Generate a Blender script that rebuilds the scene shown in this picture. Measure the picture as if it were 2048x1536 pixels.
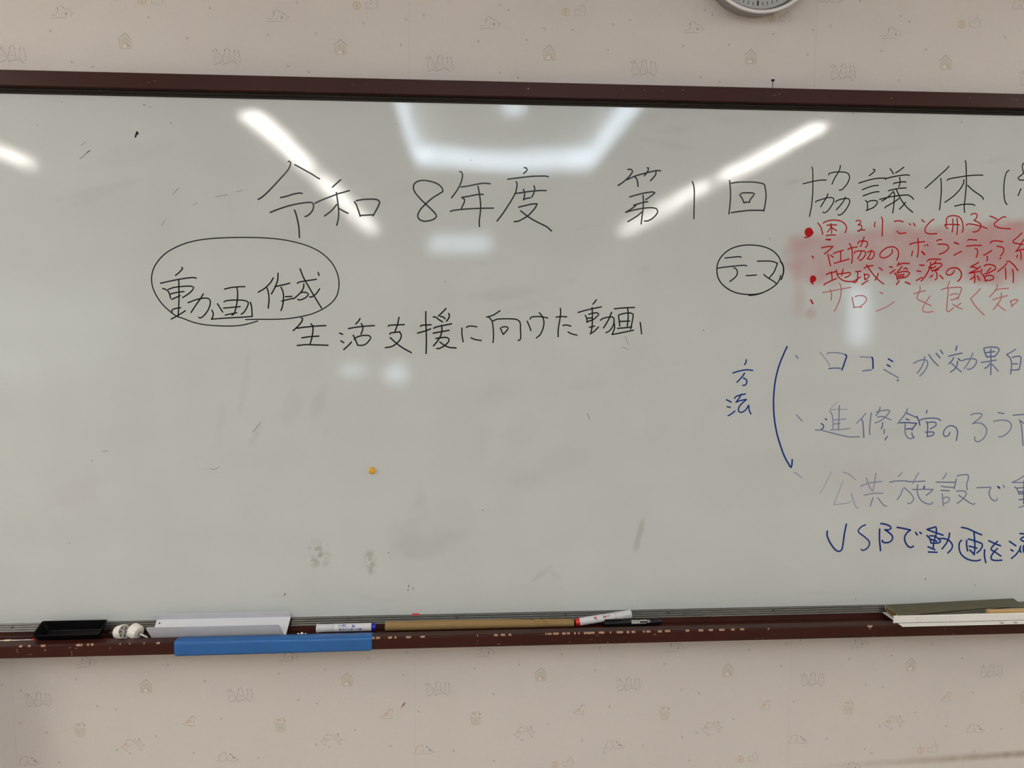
import bpy, math, random
import numpy as np
from mathutils import Vector, Matrix, noise

for o in list(bpy.data.objects):
    bpy.data.objects.remove(o, do_unlink=True)
SC = bpy.context.scene
COL = SC.collection
random.seed(7)

# ------------------------------------------------------------------ camera
CAMERA = {'loc': [0.121801, -1.701829, 1.5], 'right': [0.997996, -0.063165, 0.003696], 'up': [0.002089, 0.091286, 0.995822], 'fwd': [0.063238, 0.993819, -0.091236]}
cd = bpy.data.cameras.new('camera')
cd.sensor_width = 36.0
cd.lens = 1480.0 / 2048.0 * 36.0
cd.clip_start = 0.05
cam = bpy.data.objects.new('camera', cd)
COL.objects.link(cam)
r, u, f = (Vector(CAMERA[k]) for k in ('right', 'up', 'fwd'))
m = Matrix((r, u, -f)).transposed().to_4x4()
m.translation = Vector(CAMERA['loc'])
cam.matrix_world = m
SC.camera = cam

# ------------------------------------------------------------------ world, exposure
W = bpy.data.worlds.new('sky')
SC.world = W
W.use_nodes = True
bg = W.node_tree.nodes['Background']
bg.inputs[0].default_value = (0.72, 0.86, 1.0, 1)
bg.inputs[1].default_value = 6.0
SC.view_settings.view_transform = 'Standard'
SC.view_settings.look = 'None'
SC.view_settings.gamma = 1.0
SC.view_settings.use_curve_mapping = False
SC.view_settings.exposure = 0.57
LAMP = (1.0, 0.965, 0.895)
LAMP_STRENGTH = 21
COOL = (0.72, 0.86, 1.0)
COOL_STRENGTH = 7.5
SC.cycles.use_denoising = True
SC.cycles.max_bounces = 8
SC.cycles.sample_clamp_indirect = 10.0

# ------------------------------------------------------------------ materials
def mat(name, col, rough=0.5, metal=0.0, spec=0.5, noise_amt=0.0, noise_scale=40.0, bump=0.0, bump_scale=200.0, bump_dist=0.001, coat=0.0, emit=None, emit_s=0.0, attr=None, stretch=None):
    M = bpy.data.materials.new(name)
    M.use_nodes = True
    nt = M.node_tree
    b = nt.nodes['Principled BSDF']
    b.inputs['Base Color'].default_value = (*col, 1)
    b.inputs['Roughness'].default_value = rough
    b.inputs['Metallic'].default_value = metal
    b.inputs['Specular IOR Level'].default_value = spec
    b.inputs['Coat Weight'].default_value = coat
    if emit:
        b.inputs['Emission Color'].default_value = (*emit, 1)
        b.inputs['Emission Strength'].default_value = emit_s
    src = None
    if attr:
        a = nt.nodes.new('ShaderNodeAttribute')
        a.attribute_name = attr
        src = a.outputs['Color']
        nt.links.new(src, b.inputs['Base Color'])
    tc = nt.nodes.new('ShaderNodeTexCoord')
    vec = tc.outputs['Object']
    if stretch:
        mp = nt.nodes.new('ShaderNodeMapping')
        mp.inputs['Scale'].default_value = stretch
        nt.links.new(vec, mp.inputs['Vector'])
        vec = mp.outputs['Vector']
    if noise_amt:
        n = nt.nodes.new('ShaderNodeTexNoise')
        n.inputs['Scale'].default_value = noise_scale
        n.inputs['Detail'].default_value = 4
        nt.links.new(vec, n.inputs['Vector'])
        mr = nt.nodes.new('ShaderNodeMapRange')
        mr.inputs['From Min'].default_value = 0.3
        mr.inputs['From Max'].default_value = 0.7
        mr.inputs['To Min'].default_value = 1 - noise_amt
        mr.inputs['To Max'].default_value = 1 + noise_amt
        nt.links.new(n.outputs['Fac'], mr.inputs['Value'])
        mx = nt.nodes.new('ShaderNodeMix')
        mx.data_type = 'RGBA'
        mx.blend_type = 'MULTIPLY'
        mx.inputs['Factor'].default_value = 1
        if src:
            nt.links.new(src, mx.inputs[6])
        else:
            mx.inputs[6].default_value = (*col, 1)
        nt.links.new(mr.outputs[0], mx.inputs[7])
        nt.links.new(mx.outputs[2], b.inputs['Base Color'])
    if bump:
        n = nt.nodes.new('ShaderNodeTexNoise')
        n.inputs['Scale'].default_value = bump_scale
        n.inputs['Detail'].default_value = 3
        nt.links.new(vec, n.inputs['Vector'])
        bp = nt.nodes.new('ShaderNodeBump')
        bp.inputs['Strength'].default_value = bump
        bp.inputs['Distance'].default_value = bump_dist
        nt.links.new(n.outputs['Fac'], bp.inputs['Height'])
        nt.links.new(bp.outputs['Normal'], b.inputs['Normal'])
    return M

def glass(name):
    M = bpy.data.materials.new(name)
    M.use_nodes = True
    nt = M.node_tree
    nt.nodes.remove(nt.nodes['Principled BSDF'])
    out = nt.nodes['Material Output']
    t = nt.nodes.new('ShaderNodeBsdfTransparent')
    g = nt.nodes.new('ShaderNodeBsdfGlossy')
    g.inputs['Roughness'].default_value = 0.02
    fr = nt.nodes.new('ShaderNodeFresnel')
    fr.inputs['IOR'].default_value = 1.45
    mx = nt.nodes.new('ShaderNodeMixShader')
    nt.links.new(fr.outputs[0], mx.inputs[0])
    nt.links.new(t.outputs[0], mx.inputs[1])
    nt.links.new(g.outputs[0], mx.inputs[2])
    nt.links.new(mx.outputs[0], out.inputs[0])
    return M

# ------------------------------------------------------------------ mesh helpers
class MB:
    """collects polygons of one part"""
    def __init__(s):
        s.v, s.f, s.mi = [], [], []
    def add(s, vs, fs, mi=0):
        k = len(s.v)
        s.v += [tuple(p) for p in vs]
        s.f += [tuple(i + k for i in q) for q in fs]
        s.mi += [mi] * len(fs)
        return s
    def box(s, x0, x1, y0, y1, z0, z1, mi=0):
        v = [(x, y, z) for x in (x0, x1) for y in (y0, y1) for z in (z0, z1)]
        return s.add(v, [(0, 1, 3, 2), (4, 6, 7, 5), (0, 4, 5, 1), (2, 3, 7, 6), (0, 2, 6, 4), (1, 5, 7, 3)], mi)
    def prism(s, poly, x0, x1, mi=0, cap=True):
        """(y, z) outline pushed along x"""
        n = len(poly)
        v = [(x0, y, z) for y, z in poly] + [(x1, y, z) for y, z in poly]
        fs = [(i, (i + 1) % n, n + (i + 1) % n, n + i) for i in range(n)]
        if cap:
            fs += [tuple(range(n))[::-1], tuple(range(n, 2 * n))]
        return s.add(v, fs, mi)
    def loft(s, rings, mi=0, closed=True, caps=True):
        n = len(rings[0])
        v = [p for q in rings for p in q]
        fs = []
        for k in range(len(rings) - 1):
            for i in range(n if closed else n - 1):
                j = (i + 1) % n
                fs.append((k * n + i, k * n + j, (k + 1) * n + j, (k + 1) * n + i))
        if caps and closed:
            fs += [tuple(range(n))[::-1], tuple(range((len(rings) - 1) * n, len(rings) * n))]
        return s.add(v, fs, mi)
    def lathe(s, prof, a=(0, 0, 0), d=(1, 0, 0), n=24, mi=0, caps=True, lobes=0, lobe=0.0):
        """(distance along d, radius) profile turned about the axis d through a"""
        d = Vector(d).normalized()
        a = Vector(a)
        e = d.orthogonal().normalized()
        g = d.cross(e)
        rings = []
        for t, r in prof:
            ring = []
            for i in range(n):
                th = 2 * math.pi * i / n
                rr = r * (1 + (lobe if lobes and math.cos(lobes * th) > 0 else 0))
                ring.append(a + d * t + (e * math.cos(th) + g * math.sin(th)) * rr)
            rings.append(ring)
        return s.loft(rings, mi, True, caps)
    def poly(s, pts, mi=0):
        return s.add(pts, [tuple(range(len(pts)))], mi)
    def build(s, name, mats, parent=None, smooth=None, bevel=0.0, seg=2):
        me = bpy.data.meshes.new(name)
        me.from_pydata(s.v, [], s.f)
        for mm in (mats if isinstance(mats, (list, tuple)) else [mats]):
            me.materials.append(mm)
        if any(s.mi):
            me.polygons.foreach_set('material_index', s.mi)
        o = bpy.data.objects.new(name, me)
        COL.objects.link(o)
        if parent:
            o.parent = parent
        if smooth:
            me.polygons.foreach_set('use_smooth', [True] * len(me.polygons))
            me.set_sharp_from_angle(angle=math.radians(smooth))
        if bevel:
            b = o.modifiers.new('bevel', 'BEVEL')
            b.width = bevel
            b.segments = seg
            b.limit_method = 'ANGLE'
            b.angle_limit = math.radians(40)
        me.update()
        return o

def tag(o, label, cat, group=None, kind=None):
    o['label'] = label
    o['category'] = cat
    if group:
        o['group'] = group
    if kind:
        o['kind'] = kind
    return o
def thing(name, label, cat, loc=(0, 0, 0), rot=(0, 0, 0), group=None):
    o = bpy.data.objects.new(name, None)
    o.empty_display_size = 0.02
    COL.objects.link(o)
    o.location = loc
    o.rotation_euler = rot
    return tag(o, label, cat, group)
def struct(o):
    o['kind'] = 'structure'
    return o
def dup(root, loc, label=None):
    c = root.copy()
    COL.objects.link(c)
    c.location = loc
    if label:
        c['label'] = label
    for ch in list(root.children):
        k = ch.copy()
        COL.objects.link(k)
        k.parent = c
        for g in ch.children:
            h = g.copy()
            COL.objects.link(h)
            h.parent = k
    return c

def smooth_path(P, step):
    """Catmull-Rom through P; doubled points stay corners"""
    runs, cur = [], [P[0]]
    for q in P[1:]:
        if abs(q[0] - cur[-1][0]) < 1e-9 and abs(q[1] - cur[-1][1]) < 1e-9:
            runs.append(cur)
            cur = [q]
        else:
            cur.append(q)
    runs.append(cur)
    res = []
    for R in runs:
        if len(R) < 2:
            continue
        out = []
        for i in range(len(R) - 1):
            p1, p2 = Vector(R[i]), Vector(R[i + 1])
            p0 = Vector(R[i - 1]) if i else p1 * 2 - p2
            p3 = Vector(R[i + 2]) if i + 2 < len(R) else p2 * 2 - p1
            n = max(1, min(10, int((p2 - p1).length / step)))
            for k in range(n):
                t = k / n
                out.append(0.5 * (2 * p1 + (p2 - p0) * t + (2 * p0 - 5 * p1 + 4 * p2 - p3) * t * t + (3 * p1 - p0 - 3 * p2 + p3) * t ** 3))
        out.append(Vector(R[-1]))
        res.append(out)
    return res
def ribbon(mb, P, w, y, step, mi=0, cols=None, col=None):
    """a pen stroke of width w lying in the plane y"""
    for run, path in enumerate(smooth_path(P, step)):
        y -= 1e-7 if run else 0
        n = len(path)
        L, Rr = [], []
        for i in range(n):
            t = path[min(i + 1, n - 1)] - path[max(i - 1, 0)]
            if t.length < 1e-9:
                t = Vector((1, 0))
            t.normalize()
            q = Vector((-t.y, t.x)) * w / 2
            L.append(path[i] + q)
            Rr.append(path[i] - q)
        t0 = (path[0] - path[1]).normalized()
        t1 = (path[-1] - path[-2]).normalized()
        def cap(c, t):
            a = math.atan2(t.y, t.x)
            return [c + Vector((math.cos(a + s), math.sin(a + s))) * w / 2 for s in (1.05, 0.52, 0, -0.52, -1.05)]
        k0 = len(mb.v)
        mb.add([(p.x, y, p.y) for p in L] + [(p.x, y, p.y) for p in Rr], [(i, n + i, n + i + 1, i + 1) for i in range(n - 1)], mi)
        c1 = [L[-1]] + cap(path[-1], t1) + [Rr[-1]]
        c0 = [Rr[0]] + cap(path[0], t0) + [L[0]]
        for c in (c1, c0):
            mb.add([(p.x, y, p.y) for p in c][::-1], [tuple(range(len(c)))], mi)
        if cols is not None:
            cols += [col] * (len(mb.v) - k0)
def nums(s):
    return [float(a) for a in s.split()]
def pairs(v):
    return list(zip(v[::2], v[1::2]))

# ------------------------------------------------------------------ measured drawings (millimetres on the board / wall)
INK = [
 ('handwritten_title', 'large black handwritten title line across the top of the board', 'k', """
3.5 0 -262.7 1834.4 -260.2 1835.3 -257.7 1832.9 -258.7 1826.2 -264.8 1815.2 -278.6 1799.9 -295.9 1781.3 -311.4 1765.9 -323.4 1755.7 -329.4 1752.6
3.6 0 -248.6 1828 -237.8 1822.3 -224.5 1815 -211.1 1807.7 -203.6 1802.8 -196.1 1798.7
3.6 0 -281 1757.1 -267.8 1760.2 -252.5 1765.1 -239 1767.6 -234.3 1766.7
3.6 0 -304.1 1724.8 -287 1731.8 -263.2 1739.7 -239.5 1745.1 -220.8 1747.5 -212.4 1746.8 -210 1741.2 -211.8 1731.9 -218 1723.4 -224 1718.6 -229.1 1716.8
3.6 0 -251.6 1730.6 -248.5 1721.3 -245.4 1707.8 -243.2 1694.3 -242.6 1680.7 -242.3 1671.4
3.6 0 -150.4 1797.2 -159 1789.6 -168.5 1781.1
3.6 0 -207.3 1745.8 -195.4 1751.5 -181.7 1757.3 -168 1762.5 -156 1767.3 -144.1 1770.5 -131.8 1774.4
3.6 0 -160.2 1769.7 -158.3 1756.3 -156.8 1742.8 -155.9 1725.8 -157 1712.2 -160.7 1698.6
3.6 0 -159.9 1743.6 -168.5 1733.3 -177.2 1725.6 -186.7 1718.7
3.6 0 -154.9 1735.2 -145.6 1729.7 -135.5 1725.2
3.6 0 -121.4 1750.3 -117.3 1744.1 -114 1734.8 -110.7 1724.7 -109.1 1718.8
3.6 0 -117.1 1752.6 -105.2 1754.9 -89.8 1756.3 -74.4 1756 -67.6 1753.2 -65.9 1749.9 -69.5 1740.5 -76.5 1727.7 -80.9 1720.3
3.6 0 -109.1 1720.5 -95.4 1721.5 -80 1722.5
3.4 0 73.3 1775.1 71.9 1782.4 63.3 1790.7 47.9 1796.4 30.7 1798.7 16.9 1796 10 1789.9 8.5 1780.6 13.2 1770.5 23.5 1758.7 35.5 1747 47.5 1736 56.9 1725.9 59.2 1720.8 55.1 1715.6 45.6 1711.6 31.8 1709.7 22.3 1712.6 17.7 1718.6 17.7 1723.7 23.3 1734.9 35.5 1747.8 49.4 1759.9 61.5 1767.7 72.8 1774.7
3.4 0 110.4 1819.1 114.4 1818.6 117 1812.8 116.1 1804.2 111.7 1790.6 103.9 1776.8 92.6 1761.7
3.4 0 113.5 1785.5 130.8 1788.3 148.2 1792 163.8 1794.4 178.6 1793.6
3.4 0 115.1 1763 130.8 1765.6 146.4 1768.9 158.6 1770.5 162.9 1769.7
3.4 0 116.9 1761.3 121.2 1759.2 121.2 1753.2 117.7 1746.3 114.2 1738.1
3.4 0 89.9 1731.9 97.7 1734.4 116.8 1736.9 139.4 1738.6 162.1 1739.7 185.6 1740.3
3.4 0 151.3 1787.8 153.7 1775.8 156 1760.5 157.2 1743.4 156 1726.2 154.2 1710.8 154.6 1699.6
3.5 0 254.3 1829.9 259.6 1828.9 261 1825.2 257.9 1820.9 253 1817.4
3.5 0 217.4 1804.1 235.2 1806.6 256.2 1809.4 277.2 1811.5 301.7 1812.2 308.7 1810.6
3.5 0 236.6 1799.2 238.4 1794.1 237.1 1782.2 233.6 1771.8 224.9 1756.3 212.7 1737.2 202.3 1722.5 193.9 1712.1
3.5 0 236.1 1773.2 252.8 1775.9 273.9 1778.9 289.7 1780.3 304.1 1780.5
3.5 0 252.5 1782.4 255.5 1775.6 255 1767 252.9 1759.2
3.5 0 253.8 1760.1 259.9 1762.8 268.3 1764.1
3.5 0 276.6 1790.4 278.2 1784.5 276 1774.1 271.8 1765.5
3.5 0 242.1 1743.1 256.5 1746.7 272.3 1750.4 283.7 1751.1 283.7 1751.1 280.2 1743.3 272.4 1733.7 263.7 1725 251.4 1717.1 240.9 1712.1 232.4 1711.2
3.5 0 246.9 1735.1 260.1 1724.9 274.3 1716 291.9 1707.2 306.1 1700.4 316.4 1691.5
3.4 0 488.1 1829.5 494.7 1830.2 499 1826.9 497.7 1822.4 491.3 1814 483.8 1806.6 474.5 1799.1 466.5 1794.1
3.4 0 486.6 1807 504.5 1815.1 523.3 1820.9 542.2 1825.8 553.5 1828.2 563 1828
3.4 0 505.1 1812.8 508.8 1808.8 511 1801.5 512.1 1792.7
3.4 0 532 1833.9 534.8 1833.9 534.9 1829.3 530.9 1822 525.7 1816.4
3.4 0 552.6 1825.6 551.8 1819.5 547.2 1813 540.3 1805.6
3.4 0 493.4 1769.1 511 1774.3 529.9 1778.8 546.9 1780.9 550.8 1779.1 550.8 1779.1 543.3 1772.6 530.2 1763.2
3.4 0 502.9 1750.8 515.1 1754.7 528.4 1758.2 535 1759
3.4 0 509.1 1751.8 500.1 1744.3 484.7 1734.6 484.7 1734.6 502.1 1739.8 524.9 1744.3 543.9 1745.8 555.4 1743.6 558.3 1738.6 555.6 1731.2 546.3 1721.8 535 1716.1 528.3 1716
3.4 0 523.9 1773.2 524.9 1759.4 524.5 1744.6 522.9 1728 520.8 1709.5
3.4 0 522.2 1736.3 513.7 1728.8 502.5 1721.3 490.2 1714.1
3.5 0 636.6 1804.8 639.7 1796 641.4 1785 641.8 1768.4 641.9 1744.3 642.2 1722.9
3.5 0 722.3 1808.7 724 1797.3 725.6 1776.9 725 1754.6 723.1 1733.8
3.5 0 726.4 1802.8 741.7 1805.3 762.9 1806.2 784.2 1805.6 801.7 1802.5 804.1 1800.3 807.1 1787.3 808.5 1774.3 807.2 1757.6 804.3 1741.7
3.5 0 728.4 1737 747.7 1740 770.8 1742.6 790.2 1743 803.8 1743
3.5 0 746.8 1777.6 752.5 1769.9 757.7 1758.8
3.5 0 749.9 1780 754.1 1781.6 765.6 1782.1 777.3 1781.7 781.2 1779.9 776.6 1773 771.9 1767.3 769.8 1760.8
3.5 0 757.8 1760.3 764.4 1761.1 770.8 1760.8
2.9 0 913.8 1841.7 915.6 1833.6 916.8 1811.7 917.7 1784.3 916.6 1759.6 914.4 1743 912.3 1730.6
2.9 0 894.2 1804.1 908.1 1807.5 923.7 1811.1 938 1813 948.4 1813.3
2.9 0 980 1846.6 979.4 1838.7 974.8 1829 968.1 1818 962.2 1804.2
2.9 0 953.1 1824.6 953.9 1827.6 961.8 1830.2 974.6 1831.8 989.1 1831.7 999.3 1828.7 1002.9 1823.3 1002.1 1814.4 997.5 1804.7 990.7 1796.4 985.1 1791.5 980.1 1791
3 0 953.8 1782.1 950.5 1773.8 944.5 1764.1 937.8 1752.7
2.9 0 925.3 1763.1 926.4 1765.2 937.1 1768.8 951.3 1773.1 961.4 1774.2 968 1772 968.2 1765.8 963.6 1756.1 956.8 1746.3 951.3 1741 947 1739.3 943.7 1740.9
3 0 995.3 1775.5 992 1767.5 984.5 1757 975.3 1746.6
3 0 972.7 1763.8 973.6 1766.1 983.2 1770.1 994.7 1772.3 1003.4 1771.8 1006.1 1767.7 1004.7 1760.1 999.4 1749.6 992.5 1740.6 986.2 1735.4 982.7 1734.5 979.7 1735.6
3 0 1057.8 1838.8 1061.8 1838.3 1062.9 1835.9 1057.8 1831 1049.9 1824.7
3 0 1025.6 1807.4 1040.6 1812.2 1059.2 1817.3 1076.5 1819.3 1088.2 1819.5
3 0 1034.6 1792.6 1045.7 1797.1 1060 1801.8 1072.3 1803
3 0 1037.2 1778.8 1049.3 1783.4 1063.6 1787.8 1074.5 1788.6
3 0 1043.4 1768.8 1047.2 1765.4 1048.8 1758.6 1049.3 1746.8
3 0 1049.4 1765.5 1055.8 1768.3 1066 1768.7 1071.9 1767.2 1072.1 1763.7 1068 1757.4 1062.4 1752.5 1053.9 1748.9 1046 1745.8
3 0 1098.4 1840.8 1102.6 1835.8 1106.5 1829.7
3 0 1130.9 1844.9 1122.1 1838.2 1112 1831.9
3 0 1088.3 1816.8 1091.1 1819.2 1102.6 1822.1 1117 1825.1 1132.9 1827.4 1140.2 1827.7 1144.9 1826.9
3 0 1122.2 1822 1123.6 1814.8 1123.1 1806.5 1121.2 1800.6
3 0 1108.5 1806.6 1109.1 1808.4 1120.7 1810.6 1132.2 1812.2 1137.8 1811.6
3 0 1096.9 1791.3 1107 1793.9 1121.4 1796.9 1138.8 1798.5
3 0 1076.8 1771.1 1084.7 1773.5 1100.5 1777.2 1122.3 1780.6 1144.8 1782.7
3 0 1108.6 1789.8 1101.7 1782.1 1092 1773.6 1082.1 1767.6
3 0 1108.9 1789.8 1111.6 1784.3 1111.8 1770.5 1111.5 1756.6 1109.7 1741
3 0 1090.9 1752.2 1091.2 1754.3 1102.9 1760.6 1115.6 1768.4 1122.9 1774.1
3 0 1114.9 1794.7 1119.7 1787.2 1127 1773.4 1136.5 1761.1 1147.3 1750.8 1157.7 1743.3
3 0 1139.2 1765.6 1133.7 1758.3 1125.7 1749.8
3 0 1146.3 1781.3 1153.1 1777.9 1157.8 1772.7
3 0 1238.6 1848.7 1232.6 1841.4 1221.2 1831.2 1207.2 1818.4 1194.5 1806.8 1184.9 1798.5
3 0 1220.7 1821.1 1222.4 1809.8 1223.6 1790.8 1223.3 1771.8 1221.9 1749.6
3 0 1236.5 1816.9 1238 1819.1 1249.9 1822.2 1267.1 1825 1287.1 1828.2 1304.5 1829.7 1321.8 1830
3 0 1277.3 1862 1279.3 1856 1281.3 1835.9 1283.1 1810.7 1282.7 1790.4 1281.8 1772.6 1281 1757.4 1281.7 1752.3 1282.9 1744.6
3 0 1276.5 1818.8 1276.7 1812.5 1272.5 1802.9 1265.1 1792.7 1255 1782.4 1243.4 1773.4 1233.7 1766.9
3 0 1286.5 1806.3 1295.7 1798.2 1307 1790.7 1318.2 1783.9 1325.4 1778.3 1326.4 1774.7
3 0 1258 1758.3 1268.4 1761 1281.7 1763.1 1295.2 1763.3 1303.4 1762.5 1306.9 1760.9
3 0 1384.1 1841.9 1379.6 1838.1 1376.2 1828.5 1374.6 1812 1375.2 1793 1377.6 1777.7 1380.5 1768.8 1384.9 1763.8
3 0 1424.1 1860.7 1419.9 1859 1417 1856.4 1416 1850.7 1417.9 1843.1 1421.4 1836.8 1424.7 1833.1
3 0 1426.9 1840.1 1421.4 1836.8 1414 1830.4 1407.6 1825.2 1409.2 1822.1 1416.1 1820 1428.3 1820.7
3.1 0 1416.4 1800.5 1413.9 1793.5 1410.7 1784.5"""),
 ('drawn_oval', 'thin black hand drawn oval on the left of the board', 'k', """
2.8 0 -337.4 1487.3 -359.9 1480.7 -381.3 1476.8 -406.7 1476 -434.2 1477 -459.4 1479.8 -480.3 1485.1 -499 1492.5 -513.5 1497.8 -529.7 1510.6 -543.8 1525.5 -554.6 1542.5 -561.2 1559.5 -563.2 1574.4 -561.7 1589.2 -556.4 1604.1 -546.4 1618.9 -531.3 1633.9 -512.2 1645.6 -486.8 1656.4 -457.4 1663.7 -423.8 1667.6 -386.1 1669.7 -348.3 1670.3 -312.5 1669.2 -280.9 1666.3 -251.4 1660.9 -221.8 1652 -196.5 1639 -175.6 1619.9 -164.1 1600.7 -158.5 1581.4 -158.4 1562 -163 1544.7 -171.8 1531.6 -186 1519.7 -203.4 1509.8 -222.8 1502.2 -246.5 1496.7 -272.3 1492.7 -302.2 1491.1 -332 1491 -363.9 1490.2"""),
 ('handwritten_line', 'black handwriting inside the left hand oval', 'k', """
3.2 0 -497.5 1604.1 -496.1 1601.4 -502.6 1593.9 -511.7 1586.4
3.2 0 -544.2 1569.2 -525.3 1573.6 -502.1 1578.4 -483.2 1581.3 -472.7 1582 -467.5 1580.8
3.2 0 -505.3 1576.9 -505.4 1557.7 -506.2 1536.4 -507.6 1515 -509.3 1497.9
3.2 0 -540.1 1557.9 -531.2 1554.4 -526.3 1546.9 -524.2 1536.3
3.2 0 -528 1555.9 -517.4 1559.8 -498.5 1562.5 -479.7 1563.2 -473.5 1561.1 -475.7 1555.8 -484.4 1547.2 -498.4 1538.1
3.2 0 -523.2 1545.9 -511.6 1549.2 -494.7 1551.4
3.2 0 -521.5 1534.2 -512 1538.5 -503.4 1542.4
3.2 0 -521.9 1506.4 -522.4 1510.7 -515 1513.9 -503.3 1516.1
3.2 0 -524.6 1490.9 -515.6 1495.7 -502.8 1503.2 -493.7 1509.1
3.2 0 -487.2 1526.9 -474.5 1531.9 -459.6 1536.2 -447 1537.1 -439.7 1533.5 -440.1 1521.7 -445.8 1508.8 -454.6 1498.1 -461.1 1493.7 -465.2 1494.4
3.2 0 -453.6 1546.3 -459.6 1536.6 -470.6 1521.6 -481.3 1505.5
3.2 0 -407.4 1557.2 -395.7 1560.1 -378.8 1562.3 -363.5 1562.9
3.2 0 -380.9 1561.7 -379.5 1549.9 -380.7 1532.8 -384.4 1515.5 -388.6 1502.6 -393.3 1500
3.2 0 -409.7 1529.4 -405 1531.6 -390.2 1533.1 -373.3 1533.2 -362.7 1531.8 -356.9 1527.5 -359.9 1517.8 -366.6 1507 -373.1 1502.2
3.2 0 -423.8 1525 -418.2 1515.4 -413.2 1506.8
3.2 0 -410.8 1515.4 -394.9 1517 -374.7 1518.8
3.2 0 -407.7 1500 -395.3 1503 -382.6 1505.2
3.2 0 -436.3 1511 -433.7 1504.6 -433.9 1498.1 -438 1491 -438 1491 -416.8 1492.8 -391.3 1494.4 -370.1 1495.6 -349.9 1497.4
3.3 0 -352.6 1528.6 -350 1517.8 -349.3 1497.4
3.3 0 -301 1582.5 -308.7 1570.7 -320.6 1559.3 -334.7 1550.8
3.3 0 -315.3 1559.9 -312.4 1548.1 -311.8 1533.1 -313.9 1515.9
3.3 0 -290.7 1592.7 -291.9 1578.3 -297.2 1563.3 -306.1 1547.1
3.3 0 -298.3 1563.3 -283.3 1566.6 -265.7 1571
3.3 0 -284.9 1562.3 -280.5 1550.5 -280.2 1535.4 -282.7 1520.3 -286.1 1510.6
3.3 0 -276 1541.2 -261.9 1542
3.3 0 -284.1 1531.5 -273.4 1534.4 -258.4 1537.7
3.3 0 -249.1 1571.1 -245.9 1573.3 -232 1576.1 -207.3 1580
3.3 0 -234.9 1569.7 -236.6 1559.3 -244.3 1548.5 -257.4 1537
3.3 0 -241 1550.7 -232.5 1551.2 -225.1 1547.6 -228.4 1542.2 -234.9 1537.4 -245.7 1533.9 -248.9 1535.6
3.3 0 -242.5 1602.7 -236 1585.1 -225.8 1565.9 -211.3 1540.1 -197.2 1516.4
3.3 0 -200.7 1558.9 -208 1548.7 -217.7 1541.1 -223.1 1541.1
3.3 0 -203.2 1595 -201.4 1588.6"""),
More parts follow.
